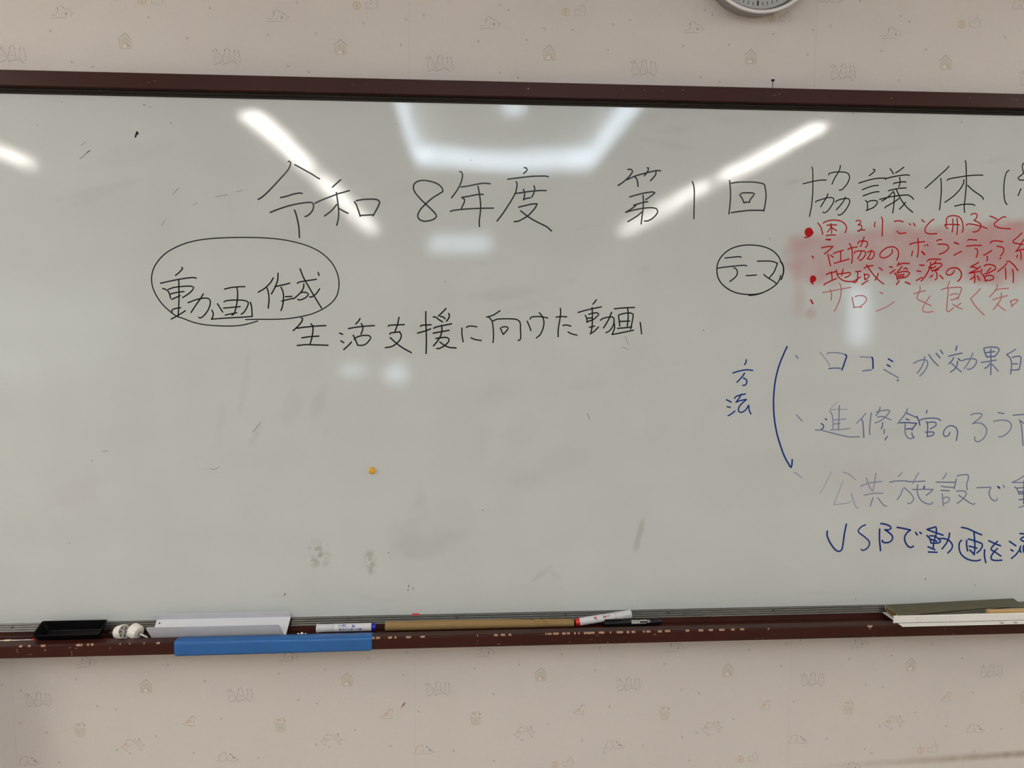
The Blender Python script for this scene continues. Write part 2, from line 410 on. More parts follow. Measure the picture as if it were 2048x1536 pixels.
 ('handwritten_line', 'black handwritten line slanting below and right of the left hand oval', 'k', """
3.5 0 -242.9 1494.2 -239 1493.6 -240.1 1488.8 -246.1 1480 -254 1472.1 -260.5 1466.2
3.5 0 -251.1 1471.5 -238.5 1473.5 -213.3 1476.1 -188.5 1477.6
3.5 0 -221.3 1481.4 -217.6 1477.1 -217 1467.3 -219.6 1451.6 -223.8 1436.9
3.5 0 -241.9 1450.2 -225.4 1452.6 -204.5 1454
3.5 0 -252.3 1432.9 -233.5 1434.9 -210.3 1434.4 -184.5 1433.6
3.5 0 -158.4 1461 -151.6 1458.1
3.5 0 -156.1 1443.5 -149.6 1439.4
3.5 0 -132.4 1441 -140.3 1432.5 -149.8 1424.2
3.5 0 -112.7 1493.5 -116.5 1487.2 -122.4 1481.3
3.5 0 -138.7 1471 -120.2 1474.4 -100.7 1476.5 -81.1 1477.9
3.5 0 -110.3 1482.3 -106.9 1475.5 -107.6 1467.6 -111.1 1458.7
3.5 0 -128.3 1456.1 -124.5 1447.9 -118.9 1434.1
3.5 0 -126.5 1446.9 -120.5 1451.8 -106.8 1455.8 -93.2 1455.4 -89.3 1451.9 -93.3 1444 -99.3 1437.7 -107.1 1433.7 -118.9 1433.7
3.6 0 -26.1 1496.4 -29.2 1481.6 -35.3 1464.8
3.6 0 -50.2 1476.6 -47.9 1478.6 -32.2 1479.6 -14.5 1480.3
3.6 0 -47.1 1458.9 -45.1 1461.4 -24.5 1464.2
3.6 0 -24.5 1462.9 -21.6 1457.9 -22.7 1449 -30.7 1439.1 -42.5 1431.2 -57.3 1428.2
3.6 0 -46.2 1451 -34.6 1440.1 -19 1428.3 0.6 1417.4
3.6 0 33.9 1509.4 33.7 1487.7 34.5 1464 34.7 1438.2 33.8 1415.4
3.6 0 21.8 1476.8 23.8 1478.8 45.5 1480.2
3.6 0 15.2 1461.4 30.6 1465.6 44.4 1470.9
3.6 0 79.2 1516.5 72.3 1509.5 62 1499.6
3.6 0 50.5 1497.6 55.4 1497.6 64.3 1490.8 71.2 1486.8
3.6 0 66.7 1499.1 73.2 1497.7 77.1 1493.8
3.6 0 85.1 1505.6 87 1501.7 85 1494.8 80.1 1488.2
3.6 0 51.3 1472.3 56.3 1474.9 74.1 1478.9 91.5 1482.3
3.6 0 50.3 1461.1 68.1 1464.5 85.9 1467.7
3.6 0 69.2 1478.9 69.7 1468 67.1 1456.1 60.1 1444.2 50.5 1432.3
3.6 0 56.1 1449.2 68 1451.2 80.9 1451.6 85.8 1448.2 84.8 1442.3 75.9 1433.3 63.9 1426.8 58 1426.4
3.6 0 65 1441.3 75.9 1433.3 87.7 1428.8 101.6 1428
3.3 0 114.9 1472.8 114.8 1459.6 117.6 1441.9
3.3 0 125 1474.4 128.7 1476.8 138.7 1477.3 148.6 1475.8
3.3 0 135.3 1450.8 145.3 1446.8 158.6 1444.9
3.3 0 170.7 1497.7 185.1 1502.1 201 1512.1
3.3 0 175.1 1498.3 182.9 1488.4 185.6 1470.8 186.2 1453.1 185.2 1440.3
3.3 0 185.1 1488.9 193.9 1492.9 211.7 1494.1 233.8 1493.5 243.9 1489.7 247.2 1483.1 247.8 1466.5 248.5 1453.2 246.3 1446.1 242.5 1445
3.3 0 201.7 1473.5 205.1 1465.3 208.4 1458.7
3.3 0 205.1 1474.8 212.8 1476.4 219.5 1474.2 218.4 1469.8 208.4 1458.7
3.3 0 262.8 1488.7 266.8 1479.9 271.4 1467.7
3.3 0 269.4 1493.6 271.6 1497.6 282.8 1499.4 296.1 1498.8 309.5 1496.2
3.3 0 290.5 1508 298.4 1497.7 301.2 1484.4 298.6 1471.1 293.1 1458.9 284.2 1451.1
3.3 0 338.4 1518.2 339.2 1506.7 336.5 1486.7 333.9 1469 334.1 1453.8
3.3 0 329.2 1498.2 338.6 1499.6 353.1 1499
3.3 0 344.4 1479 352.2 1480.6 363 1477.9
3.3 0 356.4 1464.6 365.9 1460.1 377.2 1457.5
3.3 0 420.6 1538 417.1 1532.5 412.7 1528
3.3 0 379.3 1509.1 398.9 1514.7 432.6 1522.1
3.3 0 411.2 1520.3 412.2 1498.1 411.8 1478.1 408.7 1460.7
3.3 0 395.7 1502.5 399.2 1495.8 400.4 1486.9
3.3 0 403.6 1504.7 412.5 1507.6 423.8 1508.1 427.2 1505.2 421.6 1499.2 415 1493.6 399.3 1487.4
3.3 0 399.2 1495.8 410.4 1497
3.3 0 405.8 1475.4 417.4 1478.1
3.3 0 407.5 1460.2 417.6 1466.9 426.5 1476.3
3.3 0 430.8 1491.5 437.5 1496 453.2 1499.3 461.1 1497.1 462.4 1487.1 458.1 1474.9 450.3 1465.9 444 1463.2
3.4 0 456.4 1509.8 448.8 1491.5 438.2 1474.1
3.4 0 462.6 1517.6 484.5 1519.9 509.3 1521.1
3.4 0 493.1 1519.5 494.9 1502.8 493.1 1478.3
3.4 0 472.3 1502.3 474.1 1491.6 475.7 1478.3
3.4 0 473.4 1503.9 484.7 1507.2 500.5 1508.4 506.2 1505.6 505.3 1494 501.2 1471.6
3.4 0 476.4 1489 498.6 1489.9
3.4 0 470.6 1473.1 485.3 1474.3 503.4 1476.5
3.4 0 462.4 1486 463.8 1473.8 458.4 1459.2 458.4 1459.2 471.9 1461.5 508 1469
3.4 0 522.9 1486.9 525 1473.9 526.8 1460.9"""),
 ('drawn_oval', 'smaller black hand drawn oval with a doubled right side', 'k', """
3.1 0 848.2 1629 842.4 1639.4 831.2 1650.2 817 1657.8 798.6 1662.8 777.1 1664.7 755.8 1663.4 734.6 1657.5 718.9 1648.1 706.5 1635.1 700.1 1620.6 698.9 1606.1 702 1590.6 710.4 1577.1 722.5 1566.8 737.8 1558.5 754 1553.9 772.3 1552 791.7 1552.6 807.7 1556.3 823.6 1563.7 837.3 1573.2 845.6 1583.2 849.4 1595.8
3.8 0 847.7 1628 852.8 1621.8 855.4 1613.5 855.8 1604.1 853.8 1594.7 850.8 1586.9
3.1 0 775.6 1549.9 785.3 1550.3 797.1 1552.6 807.7 1556 823.7 1563.2"""),
 ('handwritten_line', 'black handwriting inside the smaller oval', 'k', """
3 0 717.2 1634.7 728.9 1635.8 741.7 1637.5 751.3 1638.1 755.1 1636.6
3 0 700.3 1611.3 714.7 1613.7 733.8 1615.9 751.9 1617.9 761.5 1618.5 768.5 1617.5
3.1 0 738.2 1612.6 743.1 1611.1 746.8 1605.4 746.7 1598.1 742.1 1590.8 730.1 1581.4
3.1 0 768.2 1594.9 777.3 1595.4 792.1 1596.6
3.1 0 793.4 1627.9 805.2 1628.5 821.3 1628.6 832.1 1627 840.8 1623.8 840.8 1623.8 838.4 1616.5 833 1602.9 822.7 1590.4
3.1 0 809.5 1597.6 820.5 1589.8 833.8 1582.1 839.3 1577.7"""),
 ('bullet_dot', 'upper fat red bullet dot', 'r', """
21.3 0 912.1 1695.8 912.3 1694.5
3.5 0 902.9 1683.2 910.5 1684 918.8 1688.7 922.3 1695.2"""),
 ('bullet_dot', 'lower fat red bullet dot', 'r', """
16.1 0 926.5 1589.3 926.9 1588.4
4.8 0 921.5 1584 923.3 1581.1 926.5 1577.8"""),
 ('handwritten_line', 'topmost line of red handwriting', 'r', """
3 0 932.5 1716.4 940.1 1706.8 945.5 1690.6
3 0 945.6 1715.8 948.1 1718.3 961.5 1722.5 976.7 1723.1 990.5 1719.6 999.4 1711.5 1001.4 1704.2 998.5 1694.7
3 0 954.3 1711 965.3 1712.3 977.2 1712.1
3 0 963.8 1715.2 966 1703.8 966.5 1693.3
3 0 964.1 1709.5 961.5 1702.2 956.2 1695.9
3 0 967.3 1705.5 977.8 1699.1
3 0 953.6 1688.2 964.6 1689.2 975.7 1689.6
3 0 1023.1 1721.6 1027 1723.2 1033 1722.5 1034.9 1719.3 1031.6 1715.1 1028.3 1713 1028.3 1713 1034.3 1713.1 1037.3 1710.3 1037.3 1704.6 1032.4 1699.3 1028.2 1698.8 1028.2 1698.8 1034.9 1701.7 1045.1 1701.4
3 0 1069 1719.6 1067.2 1714.7 1068.7 1709
3 0 1083 1731.2 1086.3 1724.7 1086.8 1706.8 1087.3 1688
3 0 1114.4 1721.8 1125.5 1723.6 1135.9 1721.2
3 0 1122.4 1699.8 1126.1 1695.4 1133.9 1694.7 1143.8 1696
3 0 1151 1717.3 1153.8 1714.1
3 0 1160.9 1718.2 1165.1 1712.2
3 0 1179.8 1726.6 1187 1721.3
3 0 1209.5 1727.8 1200.8 1722 1191.1 1709.6 1188.9 1703 1191.8 1697.3 1202.4 1694.1 1218.8 1695.4
3 0 1240.1 1730.6 1240.4 1720 1239.6 1710.1 1244.2 1706.9
3 0 1241 1731.5 1246.8 1735.6 1258.9 1736.6 1269.4 1734.3 1276.8 1727 1281.2 1712.2 1281.5 1702.3 1279.4 1698.7
3 0 1255 1729.2 1256.6 1716.9 1256.3 1707 1255.1 1698.8
3 0 1265.3 1730.9 1267.4 1717 1267.8 1703.8 1267.1 1693.1
3 0 1236 1713.4 1237.6 1715.8 1253.1 1716.8 1272.3 1715.9
3 0 1298.7 1738.7 1302 1741.7 1308.9 1742.5 1314.4 1738.1 1312.2 1731.5 1306.5 1726.5 1306.5 1726.5 1319 1721.7 1324.6 1716 1322.5 1707.7 1316.7 1701.9 1309.9 1699.7 1306.4 1700.1
3 0 1288.9 1714.8 1292.2 1718.1 1305.3 1717.4 1323 1713.5 1339.9 1708.3
3 0 1345 1736.8 1353.1 1734.4 1363 1729.6
3.1 0 1383.6 1735.3 1375.8 1734.7 1365.8 1727.2 1356.7 1719.7 1357.9 1714.7 1368.7 1710.2 1382.8 1708.7 1396.9 1708.2"""),
 ('handwritten_line', 'second line of red handwriting, on the pink smear', 'r', """
3.6 0 922.5 1640.6 925.2 1636.9
4 0 954 1679 964.3 1678.6
3.1 0 943.8 1659.9 957.3 1662.7 970.9 1663.1 970.9 1663.1 964.4 1656.5 951.2 1645.8
3.1 0 958.9 1645.8 962.8 1633.6 966.9 1618.9
3.1 0 965.8 1643.1 972.9 1638.6
3.1 0 972.5 1646.5 976.7 1649 996 1654.9
3.1 0 989.3 1653.2 990.3 1642 990.4 1629.7
3.1 0 975.2 1624.7 989.5 1628.6 1010.7 1634.8
3.1 0 1009.8 1670.4 1015.5 1660.3 1017.8 1647.2 1018.3 1635.7 1017.1 1625
3.1 0 1006.7 1656.9 1010.4 1659.4 1029 1662.9
3.1 0 1044.2 1685.4 1041.3 1675.3 1036.7 1663.8
3.1 0 1029.5 1670.2 1032.7 1675.2 1042.1 1676.6 1052.4 1674.5 1053.1 1668.8 1048.8 1661.4
3.1 0 1039.7 1653.9 1036.7 1645.7 1031.2 1635.8
3.1 0 1022 1648 1024.4 1651.8 1038 1653.9 1048.4 1652.4 1049.6 1645.8 1044 1636.8 1038.2 1631.8 1034.7 1633.4
3.1 0 1063.7 1655 1059.9 1645.1 1054.4 1635.2
3.1 0 1053.6 1650.8 1062 1653.8 1069.9 1650.9 1069.8 1642.7 1065.5 1636.1 1060.4 1634.4 1056 1636
3.1 0 1112.6 1657.9 1113.8 1651.3 1106.5 1643 1093.8 1638 1084.2 1641.2 1084.3 1647.8 1094.5 1658.6 1108 1663.6 1120.1 1662.1 1127.4 1654.8 1128.4 1643.2 1125.1 1633.3
3.1 0 1155 1669 1157 1671.4 1174.1 1674.6 1190.4 1676.7
3.1 0 1173.2 1683.9 1175.2 1670 1176.1 1653.5 1174.3 1640.3
3.1 0 1162.2 1655 1160.6 1643.5
4.1 0 1184.8 1653.6 1191.6 1646.7
3.1 0 1190.4 1668.1 1192.2 1666.8
3.1 0 1196.9 1670.2 1198.4 1666.9
3.1 0 1219.3 1678.3 1222.3 1680.6 1230.9 1681.7
3.2 0 1222.8 1670.8 1235 1670.9 1245.5 1669.3 1249.3 1664.1 1246.2 1657.5 1237.9 1651.6 1227.7 1647.7
3.9 0 1262.2 1675.4 1272.4 1671.7
3.2 0 1263 1645.7 1271.1 1650.2 1280.9 1654.8
3.2 0 1294.5 1680.2 1297 1682.4 1316.3 1681.3
3.2 0 1292.7 1667 1310.1 1668.8 1328.5 1669
3.2 0 1314.1 1661.4 1318.5 1660.6 1320.6 1654.8 1319.8 1648.2 1318 1641.5
3.2 0 1354.6 1657.6 1346.2 1651.7 1335.7 1646.3
3.2 0 1343.6 1644.2 1345.6 1640.1 1344.3 1632.6
3.2 0 1349.7 1674.2 1352.4 1678.3 1363.7 1680.1 1380.5 1678.3
3.2 0 1367.1 1667.2 1375.1 1666.6 1383.3 1662.9 1384.2 1657.1 1380.6 1649.6 1377.4 1645.4
3.2 0 1377.7 1641.2 1376.1 1638.7
3.2 0 1425.6 1698.9 1417.4 1690.6 1405.8 1680.5 1405.7 1676.4 1416.8 1674 1431 1672.1
3.2 0 1434.4 1687.4 1425.6 1674.1 1419.4 1662.4 1413.7 1655.7 1413.7 1655.7 1424.8 1659.9 1438.8 1661.7
3.2 0 1424 1659.9 1427 1649.1 1428 1639.1 1426.4 1637.5
3.2 0 1418.6 1647.4 1417.3 1641.6"""),
 ('handwritten_line', 'third line of red handwriting, along the lower edge of the pink smear', 'r', """
3.2 0 958.1 1598.3 960.9 1600.8 980.3 1605.8
3.2 0 968.4 1604.9 971.3 1597.5 971.7 1588.5
3.2 0 953.5 1574.4 954.2 1576.8 967.6 1583.5 982.7 1590.2
3.2 0 981 1609.5 984 1599.3 989.5 1591.1 1001.8 1584.6 1015.6 1583 1025.1 1583.9
3.2 0 983.1 1600.1 997.6 1601.8 1012.9 1604.1 1012.9 1604.1 1016.5 1601.2 1008.3 1593.7 1002.3 1592.5
3.2 0 997.5 1610.9 994.5 1596.1
3.2 0 1027.5 1605.9 1040.3 1607.1
3.2 0 1032.6 1606.2 1033.1 1596.3 1031.9 1584.8 1026.1 1580.6 1022.5 1583.1
3.2 0 1023.4 1583.1 1040.1 1593.9
3.2 0 1047.7 1613.8 1051.8 1617.1 1068.9 1620.5
3.2 0 1053 1622 1060.7 1611.4 1073.5 1596.6 1086.1 1585.1 1096.5 1578.3
3.3 0 1081.8 1602.5 1079.7 1593.4 1074.9 1586.7
3.2 0 1083.8 1615.2 1091.8 1610
3.2 0 1048.3 1601.4 1050.7 1588.2
3.2 0 1049.3 1598.9 1057 1599.8 1061.4 1597.4 1057.4 1591.6 1050.7 1587.4
3.2 0 1044.3 1576.6 1050.2 1580.8 1058.5 1585.8
3.3 0 1108.7 1617.5 1115.6 1616.8
3.3 0 1110.3 1602.7 1116.1 1606.8 1121.9 1611
3.3 0 1130.6 1627.6 1127.5 1620.1
3.3 0 1128.2 1622.6 1141 1626 1155.8 1625.7
3.3 0 1137.6 1619.4 1135.6 1613.6 1128.2 1606.9
3.3 0 1143.4 1613.7 1148.5 1615.4 1152.2 1612.1
3.3 0 1121.5 1603.6 1127 1597 1129.2 1587.9
3.3 0 1126.7 1602.8 1138.6 1606.7 1152.4 1607.4 1157.8 1603.8 1156.3 1600.5 1148 1593.8 1129.1 1590.4
3.3 0 1130.4 1598.7 1144.1 1600.4
3.3 0 1130.6 1594.5 1144.4 1596.3
3.3 0 1133.7 1585.5 1127.2 1577.1
3.3 0 1148.5 1583.1 1160.3 1578.2
3.3 0 1181.3 1622.5 1191.8 1621.9
3.3 0 1175.7 1608.9 1184.4 1607.6
3.3 0 1175.2 1586.5 1180.6 1589.8 1189 1594
3.3 0 1199.1 1631.4 1202.3 1634.7 1214.4 1636.5 1231 1635.8
3.3 0 1207 1629 1207.6 1619.1 1200.6 1604.1 1192.6 1591.6 1186.9 1585.7
3.3 0 1220.8 1632.1 1213.4 1624.1
3.3 0 1208.3 1621.6 1216.8 1625.8 1230.6 1626.7 1236 1624.3 1231.1 1618.4 1221 1612.5 1212.6 1608.3
4.9 0 1204.2 1617.4 1210.4 1614.9
3.3 0 1210.4 1615.4 1220.6 1619.2
3.3 0 1210.7 1610 1228 1611.8
3.3 0 1219.4 1610 1224.2 1602.6 1224.8 1591.8 1220.7 1588.4
3.3 0 1214 1599.2 1208.2 1594.2
3.3 0 1231.4 1599.3 1239.7 1591.1
3.3 0 1265.6 1610.4 1265 1606.2 1260.1 1601.5 1251.5 1599.5 1246 1603.6 1248.2 1609.4 1255.7 1615.3 1266.1 1616.5 1276.8 1613.8 1283.4 1605.5 1283.9 1597.2 1280.1 1588.8 1275.9 1585.5
3.3 0 1324 1630 1316.4 1624.9 1305.4 1619 1305.4 1619 1315.1 1618.2 1322.3 1615
3.3 0 1329 1620 1318.9 1612.4 1302.8 1604.5 1302.8 1604.5 1315.8 1606.6 1328.8 1609.2
3.3 0 1332.9 1613.4 1331.7 1604.2
3.3 0 1316 1603.3 1317.5 1593.3 1317.3 1582.4
3.3 0 1314.7 1595.8 1306.3 1589.5
3.3 0 1323.3 1598.3 1329.2 1588.3
3.3 0 1338.5 1621.8 1342.7 1624.3 1355 1624.9 1365.9 1620.3 1367.1 1614.5 1359.5 1610.3 1347.6 1604.3 1340.6 1603.4
3.3 0 1354.7 1616.9 1346.5 1607.7
3.3 0 1335.4 1602.6 1341.1 1595.1 1344.4 1585.9
3.3 0 1342.7 1597.6 1353.1 1600.2 1363 1596.9 1363.3 1591.9 1355.6 1588.5 1345.1 1588.1
3.3 0 1393.9 1628 1387 1620.5 1372.8 1608.7
3.3 0 1393.2 1632.2 1398.5 1633.1 1411.4 1624 1422 1611.6
3.3 0 1390.7 1617.2 1392.4 1605.5 1393.9 1591.3
3.3 0 1408.5 1614.8 1411.5 1602.3 1412.4 1583.9"""),
 ('handwritten_line', 'bottom line of red handwriting, faded to pink', 'r', """
4.1 0 923.3 1539.9 925.1 1537.1 928.4 1532.1
2.4 0.35 950.8 1557 975.4 1562.1 1018 1569.8
2.4 0.3 968.5 1564.6 972.4 1553 972.1 1539.5
2.4 0.3 990.1 1579.5 994.3 1569.7 994.7 1553.1 990.4 1534.9 981 1514.1
2.4 0.25 1022.2 1546.7 1024.8 1535.1 1027.9 1524.3
2.4 0.3 1029.3 1548.4 1037.8 1550.9 1049.9 1550.1 1056.8 1544.4 1056.5 1538.5 1050.8 1531.9 1042.5 1526
2.4 0.3 1025.7 1523.1 1035.6 1524.3 1046 1523.9
3.1 0.3 1088.9 1558.6 1094.9 1556.2
2.4 0.35 1081.9 1515 1094.7 1519.6 1111.6 1528 1124.1 1537.2
2.6 0.35 1184.1 1573.2 1185.4 1565.8 1178.6 1547.4 1180.5 1543.2 1195.7 1536.6 1213.7 1528.4
2.6 0.4 1170.3 1555.7 1184 1559.9 1198.6 1563.3
2.6 0.4 1210.6 1550.9 1202.6 1539.2 1193.9 1522.4 1194.3 1516.6 1200.6 1513.2 1211 1513.3 1219.7 1515
2.6 0.35 1256.1 1585.4 1254.4 1579.5 1251.3 1572
2.6 0.35 1237.4 1565.2 1244.6 1568.6 1265.4 1570.9 1284.7 1571.4 1286.6 1568.9 1283 1556.3 1278.5 1542.9
2.6 0.35 1253.7 1567.8 1253.5 1551.1 1253 1529.4 1253.2 1516.8 1257.4 1514.3 1269.2 1523.6
2.6 0.4 1258.6 1552.8 1266.3 1555.9 1277.7 1555.9
2.6 0.3 1261.9 1542 1270.6 1543.7 1277.3 1547.9
2.6 0.4 1266.9 1532 1276.9 1526.1 1290.4 1520.8
2.6 0.4 1286.9 1534.6 1277.7 1527.8
2.6 0.4 1332.6 1568.3 1322.4 1557.4 1310 1544.7 1310 1544.7 1324.4 1526.3 1335.7 1515.5 1346.5 1506.2
2.6 0.4 1374.2 1579.4 1371.2 1566.9 1356.4 1549.2
2.6 0.4 1368.6 1566 1385.2 1568.6 1401.9 1570.1
2.6 0.35 1384.4 1559.4 1385.6 1548.5 1380.2 1536.7 1368.1 1519.8
2.6 0.4 1364.8 1543 1383 1548.5 1400.4 1552.8
2.6 0.4 1376 1533.3 1388.2 1523.3 1397.8 1517.9
2.6 0.3 1408.3 1541 1411.4 1533.5 1412.8 1526.7
2.6 0.3 1409.3 1538.5 1418.7 1543.6 1426.8 1542.8 1422.7 1536.9 1413.5 1529.3"""),
 ('handwritten_line', 'pair of blue characters written one above the other', 'b', """
3.6 0 774.7 1401.2 773.8 1393.7 770.9 1389.8
3.6 0 743.9 1370.2 757 1374.3 775.5 1377.7 790.7 1376.1
3.6 0 771.6 1369.7 765.6 1360.6 754.4 1348.7
3.6 0 769.6 1358.3 776.3 1354.9 777.7 1348 774.4 1341.8 768.6 1341.2
3.6 0 730.8 1307.6 741.9 1302.3
3.6 0 732.9 1291.3 739.9 1289.6
3.6 0 735.9 1270.1 743.9 1274.7 751.4 1280.9
3.6 0 749.7 1311 753.1 1315.3 762.3 1318.3 775.1 1321.2
3.6 0 765.3 1320.6 761.4 1312.5 753.5 1301.8 753.5 1301.8 763.9 1305.6 777.8 1308.3
3.6 0 777.8 1307.9 766.5 1297.6 759.8 1287.3 761.3 1279.2 767.2 1277.6 776.3 1282.6 784.1 1294.5 784.1 1294.5 785.7 1282.5 790.2 1274"""),
 ('drawn_bracket', 'tall curved dark blue bracket with a hooked foot', 'b', """
4.1 0 871 1431.7 862.9 1413 852.3 1383.4 845.4 1349 843.3 1310 846 1268.4 853.3 1231.3 863.9 1198.6 875.6 1170.5 887 1151.7 891.6 1145.1 893.4 1151.6 893.7 1164.5"""),
 ('handwritten_line', 'topmost line of greyish blue handwriting beside the bracket', 'b', """
3.1 0.3 892.9 1410.8 897.8 1404.6
2.4 0.6 950.8 1418.4 963.2 1404.7 971.8 1393.3 975.2 1386.3
3.1 0.5 967.2 1414.9 969 1417 982.5 1417.9 998.8 1416.7 1011.6 1413.5
3.9 0 1011.6 1413.2 1015.4 1410 1012.3 1399.4 1007.5 1383.6 1005.1 1377.4
3.1 0.2 973.3 1380.1 985.9 1381.5 1001.3 1381
3.2 0.5 1047.8 1407.9 1064.5 1407.4 1076.4 1406.5
3.9 0 1077.3 1406.5 1079.6 1397.7 1080.4 1380.9
3.2 0.3 1056.1 1374.7 1066.1 1376.1 1077 1377.4
3.7 0 1116.7 1403.3 1128 1396.8
3.7 0 1114.7 1389.2 1122.2 1384.9
3.2 0.45 1107 1378.2 1124.9 1368.5 1143.8 1358.3
3.7 0 1142.2 1352.5 1143.4 1352.3
3.1 0.4 1178.7 1392.4 1188.5 1397.7 1201.1 1401.2 1210.4 1399.5 1214.2 1392.4 1210.6 1379.9 1203 1369.3 1196 1362.5
3.1 0.4 1205.3 1408.3 1203.4 1394.1 1196.8 1380 1189.5 1369.3
3.1 0.3 1215.2 1413.3 1227 1398.6 1240.3 1386.7
3.1 0.2 1233 1416.3 1243.6 1405.1
3.1 0.2 1243.1 1423.9 1249.6 1415.4
3.1 0.1 1283 1433.5 1281.2 1423.4
3.1 0.2 1264.2 1409.6 1279.6 1413.3 1297 1416.7
3.1 0.2 1276.7 1406.5 1273.1 1398.6 1265.8 1391.5
3.1 0.2 1287.1 1397.3 1285.9 1387 1279.9 1378.1 1271 1371.9
3.1 0.3 1272.6 1392.3 1283.3 1383.4 1297.9 1372.4
3.1 0.1 1288 1403.9 1293.8 1399.1
3.1 0.3 1297.2 1398.6 1309.9 1402.6 1326.5 1403.4 1333.8 1399.4 1332.8 1391.4 1326 1382.5 1317 1378.1 1312.3 1379
3.1 0.4 1323.8 1416.7 1315.7 1397.7 1304.8 1379.5
3.1 0.2 1349.9 1428.2 1353.4 1417.2 1359.7 1406.6
3.1 0.25 1350.8 1428.8 1363.7 1431.1 1380.4 1430.6 1388.1 1426.2 1385 1417.3 1378.2 1408.3
3.1 0.2 1356.2 1418.1 1377.4 1420.5
3.1 0.2 1359.6 1408.3 1378.1 1409.2
3.1 0.25 1367.3 1427 1369.6 1397.7 1371.3 1365.5
3.1 0.3 1345.6 1394.5 1364 1397.3 1382.4 1400.3
3.1 0.2 1366.3 1391.4 1362.1 1384.3 1355.4 1380.7
3.1 0.35 1372.8 1390.5 1389.7 1374.1
3.1 0.3 1429.1 1426.2 1418.4 1419.1 1407.6 1413.7 1407.6 1413.7 1417.5 1404.8 1421.3 1390.5 1421 1367.2
3.1 0.25 1422 1406.9 1434 1409.3 1443.1 1408 1443.6 1392.3 1440.9 1377.1
3.1 0.25 1421.2 1391.4 1436.2 1391.4
3.1 0.25 1420.4 1376.2 1440.9 1377.6
3.1 0.3 1452.1 1418.2 1458.9 1401.2"""),
 ('handwritten_line', 'second line of faded blue handwriting beside the bracket', 'b', """
2.9 0.45 899.6 1270.9 914.4 1256.5
1.9 0.7 997.6 1303.1 981.1 1284.5
2.2 0.7 981.2 1282.7 1001.2 1284.1 1022.2 1283.4
2.9 0.55 980.5 1279.2 986.3 1271.1 988.8 1255.9 989.6 1238.1
2.9 0.4 1003 1292.9 1003 1264.8 1003.1 1234.4
2.9 0.55 991.4 1258.6 1020.5 1260.8
2.9 0.45 991.4 1249.1 1006.4 1250.5
2.9 0.55 983.3 1235.1 1007 1235.8 1030.7 1238.2
3.2 0 970.3 1261.4 973.5 1259.2
2.9 0.05 960.4 1250.4 966.4 1246.3 967 1240.9 960.5 1235.6
2.9 0.4 946.9 1234.4 959.6 1235 978.1 1230.1 1007.6 1222.7 1029.8 1218.1 1055.4 1218.3
2.9 0.5 1068.3 1274.3 1058.8 1262.7 1046.6 1250.6
3.4 0.4 1059.3 1259.2 1063.3 1246.6 1066.2 1216.4
3.4 0.45 1081.7 1275.1 1080.2 1255.5 1079.4 1235.7 1080.9 1223.2
2.9 0.35 1102.5 1288.4 1100.2 1278.6 1093.4 1268.3
2.9 0.4 1093.9 1276.9 1107.4 1280.4 1123 1281.7 1127.3 1279.4 1119.1 1267.8 1106.8 1257.1 1092.4 1250.9
2.9 0.4 1097.2 1265.2 1111.9 1266 1130.7 1257.9
2.9 0.2 1110.8 1251.7 1110.8 1244.5 1107.8 1237.4
3 0.3 1115.6 1235.5 1115.4 1225.6
3 0.2 1123.9 1218.4 1118.4 1210.3
3 0.35 1169.8 1284.6 1166.6 1274.7 1147.7 1248.8
3 0.25 1167.6 1274.7 1179.9 1269.3 1193.1 1263.9
3 0.15 1167.4 1260.4 1175.3 1257.7
3 0.1 1153.2 1251.1 1171.6 1251.4 1194.8 1249.5 1194.8 1249.5 1188.7 1242.3 1183.7 1233.3
3 0.35 1166.2 1248.7 1166.9 1229.8 1171.6 1218.1 1179.3 1212.6 1190.2 1215.6
3 0.1 1169.7 1236.1 1182.6 1236.9
3 0.2 1184 1227 1185.3 1220.7 1190.2 1215.6
3 0.1 1193.9 1266.5 1199.1 1256.6 1202.9 1244.9
3 0.2 1218.1 1280.9 1218.3 1277.3 1216.7 1273.7
3 0.2 1201.9 1256.7 1212.8 1260.6 1231.2 1261.9 1248 1260.1 1253.5 1256.1
3 0.2 1217.8 1253.9 1222 1245.8 1222.7 1216.9
3 0.2 1219.9 1250.3 1231.8 1252.6 1243 1250.2 1242.5 1243.9 1229 1235.8
3 0.2 1217.4 1228.1 1231.3 1228.6 1239.8 1226.7 1237.3 1221.3 1222.7 1216.9
3 0.2 1278.2 1227.4 1276.4 1221.1 1267.3 1217 1262.3 1223.9 1264.5 1233.8 1273.3 1241.9 1282.5 1243.3 1292.1 1239.1 1297.3 1229.1 1297.3 1220 1295.3 1207.4
3 0.4 1327.2 1269 1336.7 1272.2 1351.6 1272.5 1356.5 1269.4 1350.4 1261.3 1333.5 1247.9 1333.5 1247.9 1345.5 1250.2 1358.8 1246.8 1367.9 1237.7 1369.9 1226.8 1364.7 1214.2 1354 1205.1 1346.6 1204.3 1341.7 1208 1341.1 1216.1
3 0.3 1395.4 1274.7 1410.6 1271.5
3 0.4 1385.6 1253 1397.6 1255.7 1412.6 1256 1424.1 1252.8 1430.7 1244.6 1429.2 1233.7 1420.5 1222.9 1408.7 1216 1401.2 1215.7
3 0.3 1433.4 1267.8 1461.1 1269.8 1471.9 1270.2
3 0.3 1450.2 1257.2 1455.8 1244.5 1460.2 1220.8 1463.6 1194.3
3 0.3 1454.2 1253.6 1470 1242.6"""),
